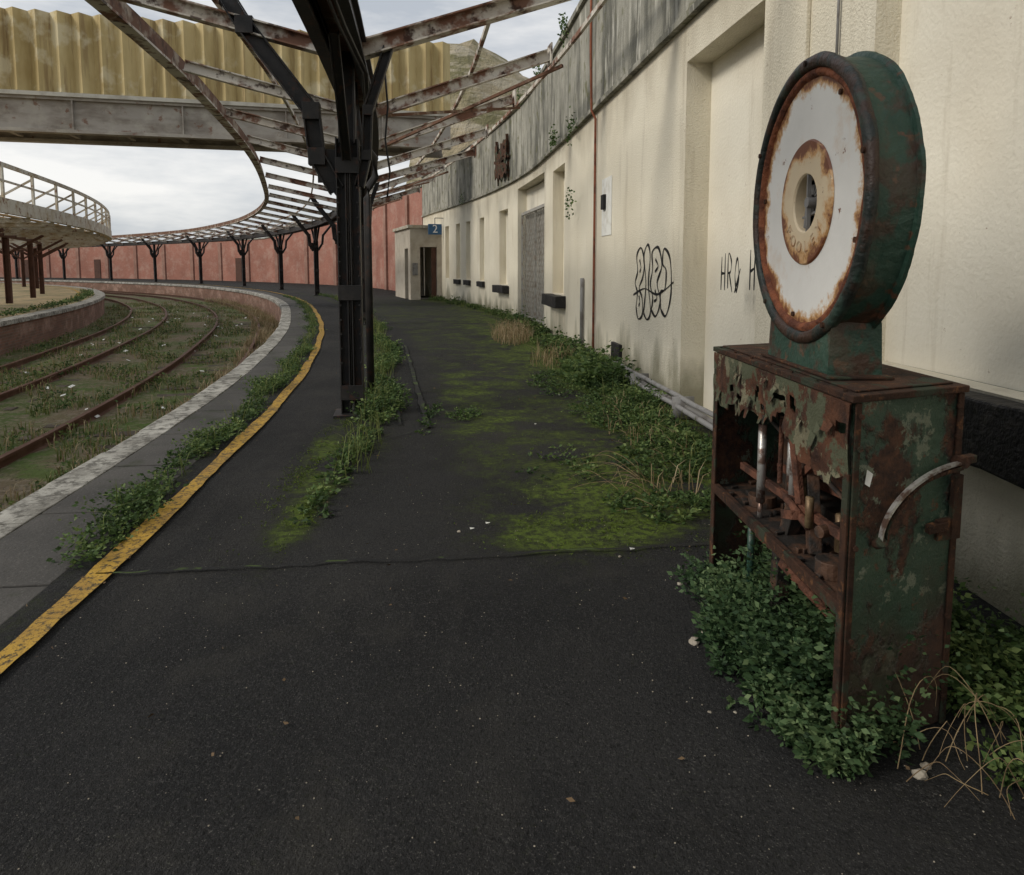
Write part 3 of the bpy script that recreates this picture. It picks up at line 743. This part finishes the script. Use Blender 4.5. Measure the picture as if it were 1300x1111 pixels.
for k in range(n+1):
    t_=k/n;i=t_*ML
    zt=1.028
    tear=.815+.035*mn.noise(Vector((i*4,2.2,0)))+.024*mn.noise(Vector((i*22,5.2,0)))
    if .30<t_<.72: tear+=.055*math.sin((t_-.30)/.42*math.pi)
    if t_<.28: tear-=.035
    rows=[]
    for r_ in range(9):
        zz=zt+(tear-zt)*r_/8
        bul=-.016-.014*mn.noise(Vector((i*7,zz*9,1)))*(r_/4)-(.03*max(0,mn.noise(Vector((i*13,1,8)))) if r_>5 else 0)
        rows.append((i,bul,zz))
    top.append(rows)
for k in range(n):
    for r_ in range(8):
        a_,b_,c_,d_=top[k][r_],top[k+1][r_],top[k+1][r_+1],top[k][r_+1]
        if r_>=2 and mn.noise(Vector((k*.16,r_*.5,4)))+.25*mn.noise(Vector((k*.6,r_*1.1,9)))>.30: continue
        mb.quad(Q(*a_),Q(*b_),Q(*c_),Q(*d_)); mb.quad(Q(a_[0],a_[1]+.006,a_[2]),Q(d_[0],d_[1]+.006,d_[2]),Q(c_[0],c_[1]+.006,c_[2]),Q(b_[0],b_[1]+.006,b_[2]))
mb.obj('torn_apron_panel',m_apron,wm)
mb=MB()
for k in range(18):
    i=random.uniform(.05,1.08);z_=random.uniform(.86,1.01);w_=random.uniform(.015,.05);h_=random.uniform(.015,.05)
    mb.quad(Q(i,-.024,z_),Q(i+w_,-.022,z_+.01),Q(i+w_*.8,-.038,z_-h_),Q(i+.006,-.04,z_-h_*.9))
mb.obj('hanging_rust_flakes',m_apron,wm)
mc=MB();md=MB();mr=MB();mbz=MB()
def rod(m,a_,b_,r,n=10): m.tube([Q(*a_),Q(*b_)],r,n)
rod(mc,(.72,.05,.50),(.72,.05,.80),.016);rod(mc,(.72,.05,.80),(.72,.05,.90),.006);rod(mc,(.72,.05,.44),(.72,.05,.50),.010)
rod(mc,(.50,.08,.56),(.49,.08,.84),.014);rod(mc,(.60,.12,.50),(.59,.12,.84),.012)
rod(mbz,(.30,.04,.56),(.30,.04,.66),.013);rod(mbz,(.42,.08,.60),(.43,.08,.68),.018);rod(mbz,(.22,.12,.50),(.22,.12,.62),.014)
mr.bar(Q(.08,.06,.60),Q(.98,.08,.565),.022,.028);mr.bar(Q(.15,.2,.66),Q(.8,.18,.60),.02,.03)
mr.bar(Q(.46,.05,.84),Q(.40,.06,.60),.02,.03);mr.bar(Q(.30,.1,.80),Q(.52,.08,.62),.018,.024);mr.bar(Q(.12,.1,.46),Q(.14,.1,.75),.03,.03)
mr.bar(Q(.05,.14,.70),Q(.6,.12,.78),.02,.02);mr.bar(Q(.36,.02,.58),Q(.48,.04,.54),.03,.03)
md.bar(Q(.55,.10,.44),Q(.44,.12,.78),.05,.05);md.bar(Q(.35,.10,.44),Q(.44,.12,.78),.04,.05)
rod(md,(.20,.08,.437),(.20,.08,.49),.05,18);rod(md,(.12,.18,.437),(.12,.18,.53),.045,18);rod(md,(.84,.12,.437),(.84,.12,.48),.055,18)
rod(md,(.60,.16,.44),(.60,.16,.52),.035,14);rod(md,(.40,.3,.44),(.40,.3,.9),.03,12);rod(md,(.2,.02,.585),(.2,.20,.585),.02,12)
md.box(Q(.45,.25,.50),(.12,.5,.12),bv,av);md.box(Q(.9,.3,.6),(.08,.12,.34),bv,av)
rod(md,(.05,.06,.70),(.9,.1,.84),.009);rod(mr,(.55,.05,.86),(.57,.06,.62),.009);rod(mr,(.30,.04,.56),(.48,.04,.60),.014)
for k in range(60):
    md.box(Q(random.uniform(.05,1.1),random.uniform(.02,.3),.445),(random.uniform(.01,.04),random.uniform(.01,.04),random.uniform(.006,.02)),bv,av)
mg=MB();rod(mg,(.80,.05,.05),(.80,.05,.42),.014,12);mr.bar(Q(.1,.15,.30),Q(1.05,.18,.26),.03,.04);mr.bar(Q(.5,.05,.36),Q(.1,.2,.2),.04,.03);md.bar(Q(.6,.1,.40),Q(.62,.1,.10),.05,.06)
mc.obj('bright_spring_tubes',m_chrome,wm,smooth=True);md.obj('cast_iron_mechanism',m_dark,wm,.003);mr.obj('rusty_levers',m_lever,wm,.002);mbz.obj('brass_weights',m_brass,wm,smooth=True);mg.obj('green_support_rod',m_case,wm,smooth=True)
mb=MB();pts=[]
for k in range(19):
    t_=k/18; ang=math.pi*(1.0-.5*t_)
    pts.append((-.045-.008*math.sin(t_*3),.41+.31*math.cos(ang),.64+.185*math.sin(ang)))
def band(mb_,pts,w,h0,h1,dj):
    for p,q_ in zip(pts[:-1],pts[1:]):
        mb_.hexa([Q(p[0],p[1],p[2]+h0),Q(p[0]+w,p[1],p[2]+h0),Q(q_[0]+w,q_[1],q_[2]+h0),Q(q_[0],q_[1],q_[2]+h0),Q(p[0],p[1]-dj,p[2]+h1),Q(p[0]+w,p[1]-dj,p[2]+h1),Q(q_[0]+w,q_[1]-dj,q_[2]+h1),Q(q_[0],q_[1]-dj,q_[2]+h1)])
band(mb,pts,.018,0,.007,.005);mb.obj('curved_handle',m_chrome,wm)
mb=MB();k=.93
band(mb,[(a_+.003,.41+(b_-.41)*k,.64+(c_-.64)*k) for a_,b_,c_ in pts],.014,-.004,.008,.004)
rod(mb,(-.045,.10,.64),(-.012,.10,.62),.016);rod(mb,(-.045,.41,.83),(-.005,.41,.826),.018);mb.box(Q(-.03,.43,.835),(.07,.03,.022),bv,av)
mbx(mb,-.03,-.013,.33,.40,.60,.66);mbx(mb,-.032,-.013,.385,.425,.60,.79);mbx(mb,-.035,-.013,.29,.37,.63,.655)
mb.obj('handle_brackets',m_flake,wm,.004,jitter=.006)
mb=MB();mb.poly([Q(-.012,.045,.80),Q(-.015,.062,.79),Q(-.012,.075,.825),Q(-.012,.052,.84)]);mb.obj('torn_label',m_paper,wm)
mb=MB()
for z_ in (.1,.35,.62,.9,.99):
    for j in (.02,MW-.02): rod(mb,(-.018,j,z_),(-.008,j,z_),.008,8)
for i in arange(.05,1.1,.17): rod(mb,(i,.0,1.050),(i,.0,1.057),.006,6)
mb.obj('bolts',m_flake,wm)
C=Vector((.965,2.385,1.606));dh=empty('dial_head',C);dh.parent=wm
def lathe(prof,n=96,wob=0,seed=0):
    mb_=MB()
    for k in range(n):
        t_=2*math.pi*k/n
        for m_,(x,r) in enumerate(prof):
            w1=wob*mn.noise(Vector((math.cos(t_)*4,math.sin(t_)*4,seed+m_*.3)))+wob*.4*mn.noise(Vector((math.cos(t_)*22,math.sin(t_)*22,seed+m_*2)))
            mb_.v.append((x+w1*.6,(r+w1)*math.cos(t_),(r+w1)*math.sin(t_)))
    L=len(prof)
    for k in range(n):
        k2=(k+1)%n
        for j in range(L-1):
            mb_.f.append((k*L+j,k*L+j+1,k2*L+j+1,k2*L+j));mb_.uv.append([(0,0)]*4)
    return mb_
lathe([(.145,.0),(.148,.30),(.142,.452),(.134,.470),(.124,.468),(.120,.455),(.085,.4535),(.05,.452),(.018,.455)],180,.004,1).obj('drum_casing',m_case,dh)
lathe([(.020,.452),(.016,.464),(.002,.467),(-.008,.462),(-.012,.448),(-.010,.434),(-.004,.426),(.014,.424)],200,.0045,3).obj('front_rim',m_rim,dh,smooth=True)
lathe([(.004,.4245),(-.002,.414),(.002,.402),(.014,.396)],120,.004,6).obj('rusted_bezel',m_orange,dh,smooth=True)
lathe([(.0135,.398),(.013,.16)],96).obj('enamel_face',m_dial,dh)
lathe([(.012,.205),(.006,.200),(.005,.150),(.006,.097),(.012,.092),(.05,.092)],72,.001,2).obj('centre_ring',m_ring,dh)
lathe([(.075,.0),(.075,.095)],48).obj('inner_plate',m_black,dh)
mb=MB()
for k in range(14):
    a_=k*.4488;mb.bar((.040,math.cos(a_)*.015+.012,math.sin(a_)*.015+.015),(.040,math.cos(a_)*.048+.012,math.sin(a_)*.048+.015),.006,.007,up=(1,0,0))
mb.bar((.016,-.012,-.105),(.016,-.008,.105),.008,.014,up=(1,0,0));mb.bar((.03,.045,-.08),(.035,.03,.08),.01,.010,up=(1,0,0));mb.bar((.03,-.06,-.03),(.03,.06,-.045),.008,.010,up=(1,0,0))
mb.tube([(.008,-.01,0),(.06,-.01,0)],.018,16)
mb.obj('pointer_gear',m_lead,dh,.001)
mb=MB();mb.bar((.070,.055,-.03),(.070,.055,.06),.022,.004,up=(1,0,0));mb.bar((.070,.0,-.06),(.070,.0,.07),.020,.004,up=(1,0,0));mb.obj('painted_slot_light',m_paper,dh)  # solid bars in pale paper colour imitate light showing through the dial hole
mb=MB()
for a_,r_ in ((.5,.44),(1.6,.445),(2.9,.44),(4.2,.445),(5.4,.44),(.1,.38),(3.5,.38),(2.2,.38),(4.9,.38)):
    y,z_=math.cos(a_)*r_,math.sin(a_)*r_
    x0=-.018 if r_>.4 else .006
    mb.tube([(x0,y,z_),(.014,y,z_)],.009,10)
mb.obj('screws',m_flake,dh)
def arc_text(s,r,a0,da,size,flip=False,mat=m_letter):
    for k,ch in enumerate(s):
        a_=a0+da*k
        fc=bpy.data.curves.new('letter','FONT');fc.body=ch;fc.size=size;fc.align_x='CENTER';fc.align_y='CENTER';fc.extrude=.0008
        fc.materials.append(mat);o=bpy.data.objects.new('letter_'+ch,fc);link(o,dh)
        pos=Vector((.0042,-math.sin(a_)*r,math.cos(a_)*r))
        up_=Vector((0,-math.sin(a_),math.cos(a_)))*(-1 if flip else 1)
        rt=up_.cross(Vector((-1,0,0)))
        o.matrix_local=Matrix(((rt.x,up_.x,-1,pos.x),(rt.y,up_.y,0,pos.y),(rt.z,up_.z,0,pos.z),(0,0,0,1)))
arc_text('POOLEY',.148,math.pi+.95,-.38,.056,True)
mb=MB();n=20
for k in range(n+1):
    t_=-1+2*k/n
    y=t_*.25
    zb=1.060-C.z; zt=-math.sqrt(.462**2-(y*.98)**2)+.012
    wob=.002*mn.noise(Vector((k*.4,3,1)))
    for x,zz in ((-.004+wob,zb),(.158,zb),(.150,zt),(.004+wob,zt)): mb.v.append((x,y,zz))
for k in range(n):
    for j in range(4):
        j2=(j+1)%4;mb.f.append((k*4+j,k*4+j2,k*4+4+j2,k*4+4+j));mb.uv.append([(0,0)]*4)
mb.f.append((0,1,2,3));mb.uv.append([(0,0)]*4);mb.f.append((n*4+3,n*4+2,n*4+1,n*4));mb.uv.append([(0,0)]*4)
mb.obj('neck_saddle',m_case,dh,.003)
mb=MB();mb.box((.08,0,1.064-C.z),(.20,.58,.010));mb.obj('neck_flange',m_flake,dh,.004)
# ------------------------------------------------------------------ vegetation
def leafmesh(name,pos,dirs,L,Wd,v,mat,par=None,curl=.25):
    n=len(pos); d=dirs/np.linalg.norm(dirs,axis=1)[:,None]
    rnd=rng.normal(size=(n,3)); sd=np.cross(d,rnd); sd/=np.linalg.norm(sd,axis=1)[:,None]
    nn=np.cross(d,sd)
    L=np.broadcast_to(L,(n,))[:,None];Wd=np.broadcast_to(Wd,(n,))[:,None]
    a=pos;b=pos+d*L*.45+sd*Wd+nn*L*curl*.3;c=pos+d*L+nn*L*curl*-.2;e=pos+d*L*.45-sd*Wd+nn*L*curl*.3
    V=np.stack([a,b,c,e],1).reshape(-1,3)
    me=bpy.data.meshes.new(name)
    me.vertices.add(4*n);me.vertices.foreach_set('co',V.astype(np.float32).ravel())
    me.loops.add(4*n);me.loops.foreach_set('vertex_index',np.arange(4*n,dtype=np.int32))
    me.polygons.add(n);me.polygons.foreach_set('loop_start',np.arange(0,4*n,4,dtype=np.int32))
    try: me.polygons.foreach_set('loop_total',np.full(n,4,dtype=np.int32))
    except Exception: pass
    me.update(calc_edges=True)
    at=me.attributes.new('v','FLOAT','POINT');at.data.foreach_set('value',np.repeat(np.clip(v,0,1),4).astype(np.float32))
    me.materials.append(mat); return link(bpy.data.objects.new(name,me),par)
def nz2(x,y,f,o): return np.array([mn.noise(Vector((a*f,b*f,o))) for a,b in zip(x,y)])
def weeds(name,base,H,lean,nl,ls,mat,droop=.5,wd=.30):
    n=len(base); az=rng.uniform(0,2*np.pi,n); ln=H*lean*rng.uniform(.2,1.3,n)
    H=H*(1+.7*nz2(base[:,0],base[:,1],5.,3.))
    t=np.tile(np.linspace(.08,1,nl),(n,1))+rng.uniform(-.05,.05,(n,nl))
    dx=np.cos(az)[:,None];dy=np.sin(az)[:,None]
    R_=ln[:,None]*np.clip(t,0,2)**1.4
    px=base[:,0,None]+dx*R_;py=base[:,1,None]+dy*R_;pz=base[:,2,None]+.004+H[:,None]*(t-droop*t**3*.6)
    sid=np.where(np.arange(nl)%2==0,1,-1)[None,:]
    j=rng.normal(size=(n,nl,3))*.35
    ddx=-dy*sid+dx*.6;ddy=dx*sid+dy*.6
    D=np.stack([ddx+j[...,0],ddy+j[...,1],.2+j[...,2]*.8],-1)
    P_=np.stack([px,py,pz],-1)
    spread=rng.uniform(0,1,(n,nl,1))*ls*1.5
    P_=P_+D/np.linalg.norm(D,axis=-1,keepdims=True)*spread
    sh=(rng.normal(size=n)*.15+.5*nz2(base[:,0],base[:,1],3.,8.))[:,None]
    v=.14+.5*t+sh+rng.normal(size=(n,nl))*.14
    sz=ls*rng.uniform(.5,1.4,n*nl)
    return leafmesh(name,P_.reshape(-1,3),D.reshape(-1,3),sz,sz*wd,v.ravel(),mat)
def blades(name,base,H,mat,w=.004,lean=.5,bend=1):
    n=len(base);az=rng.uniform(0,2*np.pi,n);d=np.stack([np.cos(az),np.sin(az),np.zeros(n)],1)
    ln=(H*lean*rng.uniform(.1,1,n))[:,None];s_=np.stack([-d[:,1],d[:,0],np.zeros(n)],1)*w
    up=np.array([0,0,1.])
    p0=base;p1=base+d*ln*.3+up*(H*.6)[:,None];p2=base+d*ln+up*(H*(1-.25*bend))[:,None]
    V=np.stack([p0-s_,p0+s_,p1+s_*.8,p1-s_*.8,p2],1).reshape(-1,3)
    F=[]
    for i in range(n): k=i*5;F+= [(k,k+1,k+2,k+3),(k+3,k+2,k+4)]
    me=bpy.data.meshes.new(name);me.from_pydata(V.tolist(),[],F)
    at=me.attributes.new('v','FLOAT','POINT')
    v=rng.uniform(.1,.8,n)[:,None]+np.array([0,0,.15,.15,.3]);at.data.foreach_set('value',np.clip(v,0,1).ravel().astype(np.float32))
    me.materials.append(mat);return link(bpy.data.objects.new(name,me))
def clump(n,cx,cy,rx,ry,z=0):
    a=rng.uniform(0,2*np.pi,n);r=np.sqrt(rng.uniform(0,1,n));return np.stack([cx+rx*r*np.cos(a),cy+ry*r*np.sin(a),np.full(n,z)],1),r
def cat(L): return np.concatenate(L)
def multi(lst):
    b=[];h=[]
    for cx,cy,rx,ry,nn_,hh in lst:
        p,r=clump(nn_,cx,cy,rx,ry);b.append(p);h.append(hh*(1.1-.7*r)*rng.uniform(.4,1.25,nn_))
    return cat(b),cat(h)
b,h=multi([(.92,2.12,.13,.25,190,.28),(.90,2.5,.15,.30,210,.30),(1.04,2.35,.20,.48,340,.50),(.88,2.9,.12,.2,80,.18),(.91,1.93,.09,.12,80,.17),(1.15,2.75,.25,.35,160,.35),(.80,2.3,.10,.35,60,.10)])
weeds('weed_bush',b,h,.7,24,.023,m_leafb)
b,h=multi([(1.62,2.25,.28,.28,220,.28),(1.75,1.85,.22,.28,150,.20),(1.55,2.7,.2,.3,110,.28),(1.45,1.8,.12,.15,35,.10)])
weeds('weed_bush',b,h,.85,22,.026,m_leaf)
b=[];h=[];q=3.7
while q<31:
    dens=.5+1.1*mn.noise(Vector((q*.7,1,0)))
    size=min(1.1,max(.12,dens))
    if 6.6<q<9.5: size=max(size,.55+.35*math.sin(q*2.4))
    if 5.3<q<=6.6: size=.42
    if q>18: size*=.6
    rx=.34*size+.08;cx=W.at(q,-.06-rx*.8-(.20 if 5.0<q<6.8 else 0))
    nn_=int(90*size) if q<12 else int(45*size)
    hh=(.42*size+.06)*(.55 if 5.0<q<6.8 else 1)
    p,r=clump(nn_,cx.x,cx.y,rx,.34)
    b.append(p);h.append(hh*(1.15-.85*r)*rng.uniform(.35,1.3,nn_))
    q+=.30 if q<12 else .55
b=cat(b);h=cat(h);nr=b[:,1]<8
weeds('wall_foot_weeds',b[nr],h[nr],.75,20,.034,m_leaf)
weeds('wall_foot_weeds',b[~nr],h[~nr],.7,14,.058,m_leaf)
b,h=multi([(.95,4.0,.40,.25,90,.09),(1.05,4.9,.30,.45,120,.13),(.95,6.6,.35,.8,170,.18),(.6,8.2,.4,.9,150,.18),(-.45,6.5,.13,.2,28,.08),(1.15,5.8,.28,.6,110,.20),(.35,4.9,.3,.5,25,.05),(-.75,6.4,.05,.6,20,.05)])
weeds('creeping_weeds',b,h,1.6,14,.028,m_leaf)
b=[];h=[];q=E.sY(3.9,1.8)
while q<34:
    d=.45+.8*mn.noise(Vector((q*.9,7,0)))
    if abs(q-cols[1])<.5: d=.8
    if q<cols[1]-.6: d*=.35
    if d>.08:
        c_=E.at(q,co(q)+.10+.10*math.sin(q*1.3)+(.16 if q>cols[1] else .02));nn_=int(42*d)+2 if q<14 else int(26*d)+1
        p,r=clump(nn_,c_.x,c_.y,.07+.11*d,.22);b.append(p);h.append((.04+.24*d)*(1.15-.7*r)*rng.uniform(.3,1.3,nn_))
    q+=.24 if q<14 else .45
weeds('column_line_weeds',cat(b),cat(h),.8,15,.032,m_leaf)
b=[];h=[];q=E.sY(3.3,.7)
while q<34:
    d=.42+1.1*mn.noise(Vector((q*1.2,17,0)))
    if q<8: d=max(d,.15)
    if d>.08:
        c_=E.at(q,.74+.05*math.sin(q*2.3));nn_=int(42*d)+2 if q<12 else int(24*d)+1
        p,r=clump(nn_,c_.x,c_.y,.05+.10*d,.15);b.append(p);h.append((.03+.11*d)*rng.uniform(.3,1.4,nn_))
    q+=.16 if q<12 else .33
weeds('platform_edge_weeds',cat(b),cat(h),1.3,13,.026,m_leaf)
b=[];
for cx,cy,rx,ry,nn_ in [(-1.40,5.1,.12,1.2,1900),(-1.16,4.0,.10,.5,700),(.62,4.2,.4,.75,1200),(.35,3.65,.45,.2,600),(-1.5,6.4,.12,.8,400),(-.3,6.5,.6,1.6,400)]:
    p=rng.normal(size=(nn_,3))*np.array([rx*.6,ry*.6,0])+np.array([cx,cy,.004]);b.append(p)
b=cat(b);b=b[(b[:,1]>3.2)]
b=b[nz2(b[:,0],b[:,1],6.,2.)>-.01]
D=rng.normal(size=(len(b),3));D[:,2]=np.abs(D[:,2])*.7+.15
leafmesh('moss_tufts',b,D,rng.uniform(.008,.024,len(b)),.003,rng.uniform(.1,.9,len(b)),m_mossl)
b=[]
for q in arange(4,30,.12):
    c_=W.at(q,-.35);p,_=clump(5,c_.x,c_.y,.4,.2);b.append(p)
for q in arange(E.sY(4.6,1.8),30,.10):
    c_=E.at(q,co(q)+.18);p,_=clump(7,c_.x,c_.y,.15,.2);b.append(p)
for q in arange(E.sY(3.5,.7),28,.12):
    c_=E.at(q,.76);p,_=clump(3,c_.x,c_.y,.09,.1);b.append(p)
b=cat(b);blades('grass',b,rng.uniform(.05,.28,len(b))*(1+.6*nz2(b[:,0],b[:,1],2.,5.)),m_grass,.0035,.9)
b=[];
for cx,cy,rx,ry,nn_ in [(.0,14.0,.40,1.7,800),(.55,10.2,.3,.8,140),(1.1,6.0,.3,1.4,110),(.9,4.3,.3,.2,30)]:
    p,_=clump(nn_,cx,cy,rx,ry);b.append(p)
b=cat(b);blades('dry_grass',b,rng.uniform(.10,.42,len(b))*(b[:,1]>9)+rng.uniform(.06,.24,len(b))*(b[:,1]<=9),m_dry,.0035,1.2)
mb=MB()
def stem(x,y,az,L,hh,r,ph,yk=1.):
    ts=arange(0,1,.08)
    mb.tube([(x+math.cos(az)*L*t_+.03*math.sin(t_*6+ph)*t_,y+math.sin(az)*L*yk*t_+.02*math.cos(t_*5+ph)*t_,.008+hh*math.sin(t_*math.pi*.85)) for t_ in ts],[r*(1-.6*t_) for t_ in ts],5)
for k in range(30): stem(random.uniform(1.05,1.6),random.uniform(1.66,2.0),random.uniform(0,6.28),random.uniform(.12,.42),random.uniform(.03,.22),.0015,k,.5)
for k in range(16): stem(random.uniform(.65,1.0),random.uniform(3.9,4.7),random.uniform(2.4,3.9),random.uniform(.2,.5),random.uniform(.03,.16),.0018,k)
m_stem=M('dry_stem',(.30,.22,.12),.8,[((.14,.09,.05),9,.45,.6,.8)])
mb.obj('dry_stems',m_stem)
def tracksp(n,o0,o1,s0,s1,pw=1.6,th=-.08,f=.6):
    s_=s0+(s1-s0)*rng.uniform(0,1,n)**pw;o=rng.uniform(o0,o1,n)
    k=np.array([mn.noise(Vector((a_*f,b_*1.2,4)))for a_,b_ in zip(s_,o)]);m_=k>th
    return np.array([tuple(E.at(a_,b_,bedz(a_,b_)-.01)) for a_,b_ in zip(s_[m_],o[m_])])
b=tracksp(24000,-6.6,-.1,4,48);blades('trackside_grass',b,rng.uniform(.04,.22,len(b)),m_grass,.008,.9)
b=tracksp(12000,-6.6,-.1,5,48);blades('trackside_dry_grass',b,rng.uniform(.06,.26,len(b)),m_dry,.006,.9)
b=tracksp(3600,-6.5,-.2,5,45,th=.08);weeds('trackside_weeds',b,rng.uniform(.06,.22,len(b)),.9,9,.055,m_leaf)
b=tracksp(9000,-1.0,-.05,4,48,th=-.2);blades('platform_face_grass',b,rng.uniform(.10,.45,len(b)),m_dry,.006,.6)
b=np.array([tuple(E.at(rng.uniform(10,45),LO-rng.uniform(.45,.9),0)) for _ in range(500)]);weeds('platform_edge_weeds',b,rng.uniform(.04,.18,len(b)),.9,8,.07,m_leaf)
b=[];dd=[]
for s__,z_,n_ in [(11.8,3.60,60),(11.9,2.45,40),(13.6,3.75,80),(12.6,5.45,90),(15.5,5.5,70),(18,5.5,50),(26,3.7,40),(10.2,5.5,60)]:
    for k in range(n_):
        p=W.at(s__+random.gauss(0,.16),-.10-random.random()*.08,z_+random.gauss(0,.11));b.append(tuple(p));dd.append((random.gauss(0,1),random.gauss(0,1),random.gauss(0,1)))
b=np.array(b);leafmesh('wall_ivy',b,np.array(dd),.06,.02,rng.uniform(.1,.8,len(b)),m_leaf)
# litter & stones
mb=MB()
def stone(x,y,r,z=.0):
    base=len(mb.v);bm=bmesh.new();bmesh.ops.create_icosphere(bm,subdivisions=2 if r>.006 else 1,radius=r)
    for v_ in bm.verts:
        c_=v_.co;c_*=1+.5*mn.noise(c_*(2/r)*.5+Vector((x*9,y*9,0)));mb.v.append((c_.x+x,c_.y+y,c_.z*.6+z+r*.35))
    for f_ in bm.faces: mb.f.append(tuple(base+v_.index for v_ in f_.verts));mb.uv.append([(0,0)]*3)
    bm.free()
for x,y,r in [(.68,2.52,.022),(.73,2.58,.014),(1.12,1.82,.020),(1.16,1.86,.013),(.62,2.1,.008),(.52,3.3,.008),(-.28,3.62,.010),(.70,2.1,.007),(.35,4.9,.01),(.74,3.0,.012)]: stone(x,y,r)
for k in range(700):
    x,y=random.uniform(-1.8,1.5),random.uniform(.9,4.5)
    stone(x,y,random.uniform(.001,.0030),mn.noise(Vector((x*.7,y*.7,0)))*.012)
mb.obj('loose_stones',m_stone)
b=[];dd=[]
for k in range(260):
    q_=random.uniform(1.4,12);o_=random.choice([random.gauss(3.6,.7),random.gauss(1.9,.35),random.gauss(.85,.12)])
    p=E.at(q_,max(.8,min(4.6,o_)),.018);b.append(tuple(p));dd.append((random.gauss(0,1),random.gauss(0,1),random.gauss(0,.12)))
b=np.array(b);leafmesh('dead_leaves',b,np.array(dd),rng.uniform(.012,.03,len(b)),.006,rng.uniform(0,1,len(b)),m_dead)
mb=MB()
for k in range(80):
    s_,o_=random.uniform(8,40),random.uniform(-6,-.3)
    p=E.at(s_,o_,bedz(s_,o_)+.02);a_=random.uniform(0,3);d1=Vector((math.cos(a_),math.sin(a_),.3))*random.uniform(.04,.11);d2=Vector((-math.sin(a_),math.cos(a_),.2))*random.uniform(.04,.1)
    mb.quad(p,p+d1,p+d1+d2,p+d2)
for x,y in [(-.22,3.62),(-.14,3.70),(.58,3.35),(.2,6.1),(.5,7.5)]:
    mb.quad((x,y,.016),(x+.022,y+.006,.02),(x+.02,y+.022,.016),(x-.004,y+.013,.022))
mb.obj('litter',m_paper)
# ------------------------------------------------------------------ world & light
w=bpy.data.worlds.new('World');sc.world=w;w.use_nodes=True;nt=w.node_tree
bg=nt.nodes['Background'];sky=nt.nodes.new('ShaderNodeTexSky');sky.sky_type='NISHITA';sky.sun_disc=False
sd=Vector((.80,.30,-.60)).normalized()
sky.sun_elevation=math.asin(-sd.z);sky.sun_rotation=math.atan2(-sd.x,-sd.y)
tc=nt.nodes.new('ShaderNodeTexCoord');mp=nt.nodes.new('ShaderNodeMapping');mp.inputs['Scale'].default_value=(1.6,1.6,6.5);mp.inputs['Location'].default_value=(3.1,1.2,.3)
nz=nt.nodes.new('ShaderNodeTexNoise');nz.inputs['Scale'].default_value=1.5;nz.inputs['Detail'].default_value=6;nz.inputs['Roughness'].default_value=.6
nt.links.new(tc.outputs['Generated'],mp.inputs[0]);nt.links.new(mp.outputs[0],nz.inputs[0])
cr=nt.nodes.new('ShaderNodeValToRGB');cr.color_ramp.elements[0].position=.40;cr.color_ramp.elements[0].color=(4.3,4.6,5.0,1);cr.color_ramp.elements[1].position=.66;cr.color_ramp.elements[1].color=(8.3,8.15,7.9,1)
nt.links.new(nz.outputs['Fac'],cr.inputs[0])
mx=nt.nodes.new('ShaderNodeMix');mx.data_type='RGBA';mx.inputs[0].default_value=.9
nt.links.new(sky.outputs[0],mx.inputs[6]);nt.links.new(cr.outputs[0],mx.inputs[7]);nt.links.new(mx.outputs[2],bg.inputs[0]);bg.inputs[1].default_value=.122
sl_=bpy.data.lights.new('sun','SUN');sl_.energy=2.0;sl_.angle=math.radians(16);sl_.color=(1,.94,.84)
so=bpy.data.objects.new('sun',sl_);link(so);so.rotation_euler=sd.to_track_quat('-Z','Y').to_euler();so.location=(-8,-4,12)
# ------------------------------------------------------------------ camera
cam=bpy.data.cameras.new('camera');cam.sensor_width=36;cam.lens=900/1300*36;cam.shift_y=-(555.5-423.7)/1300
cam.clip_end=2000;co_=bpy.data.objects.new('camera',cam);link(co_);co_.location=(0,0,1.4);co_.rotation_euler=(math.radians(90-5.5),0,0)
sc.camera=co_
sc.view_settings.view_transform='Standard';sc.view_settings.look='None';sc.view_settings.exposure=0
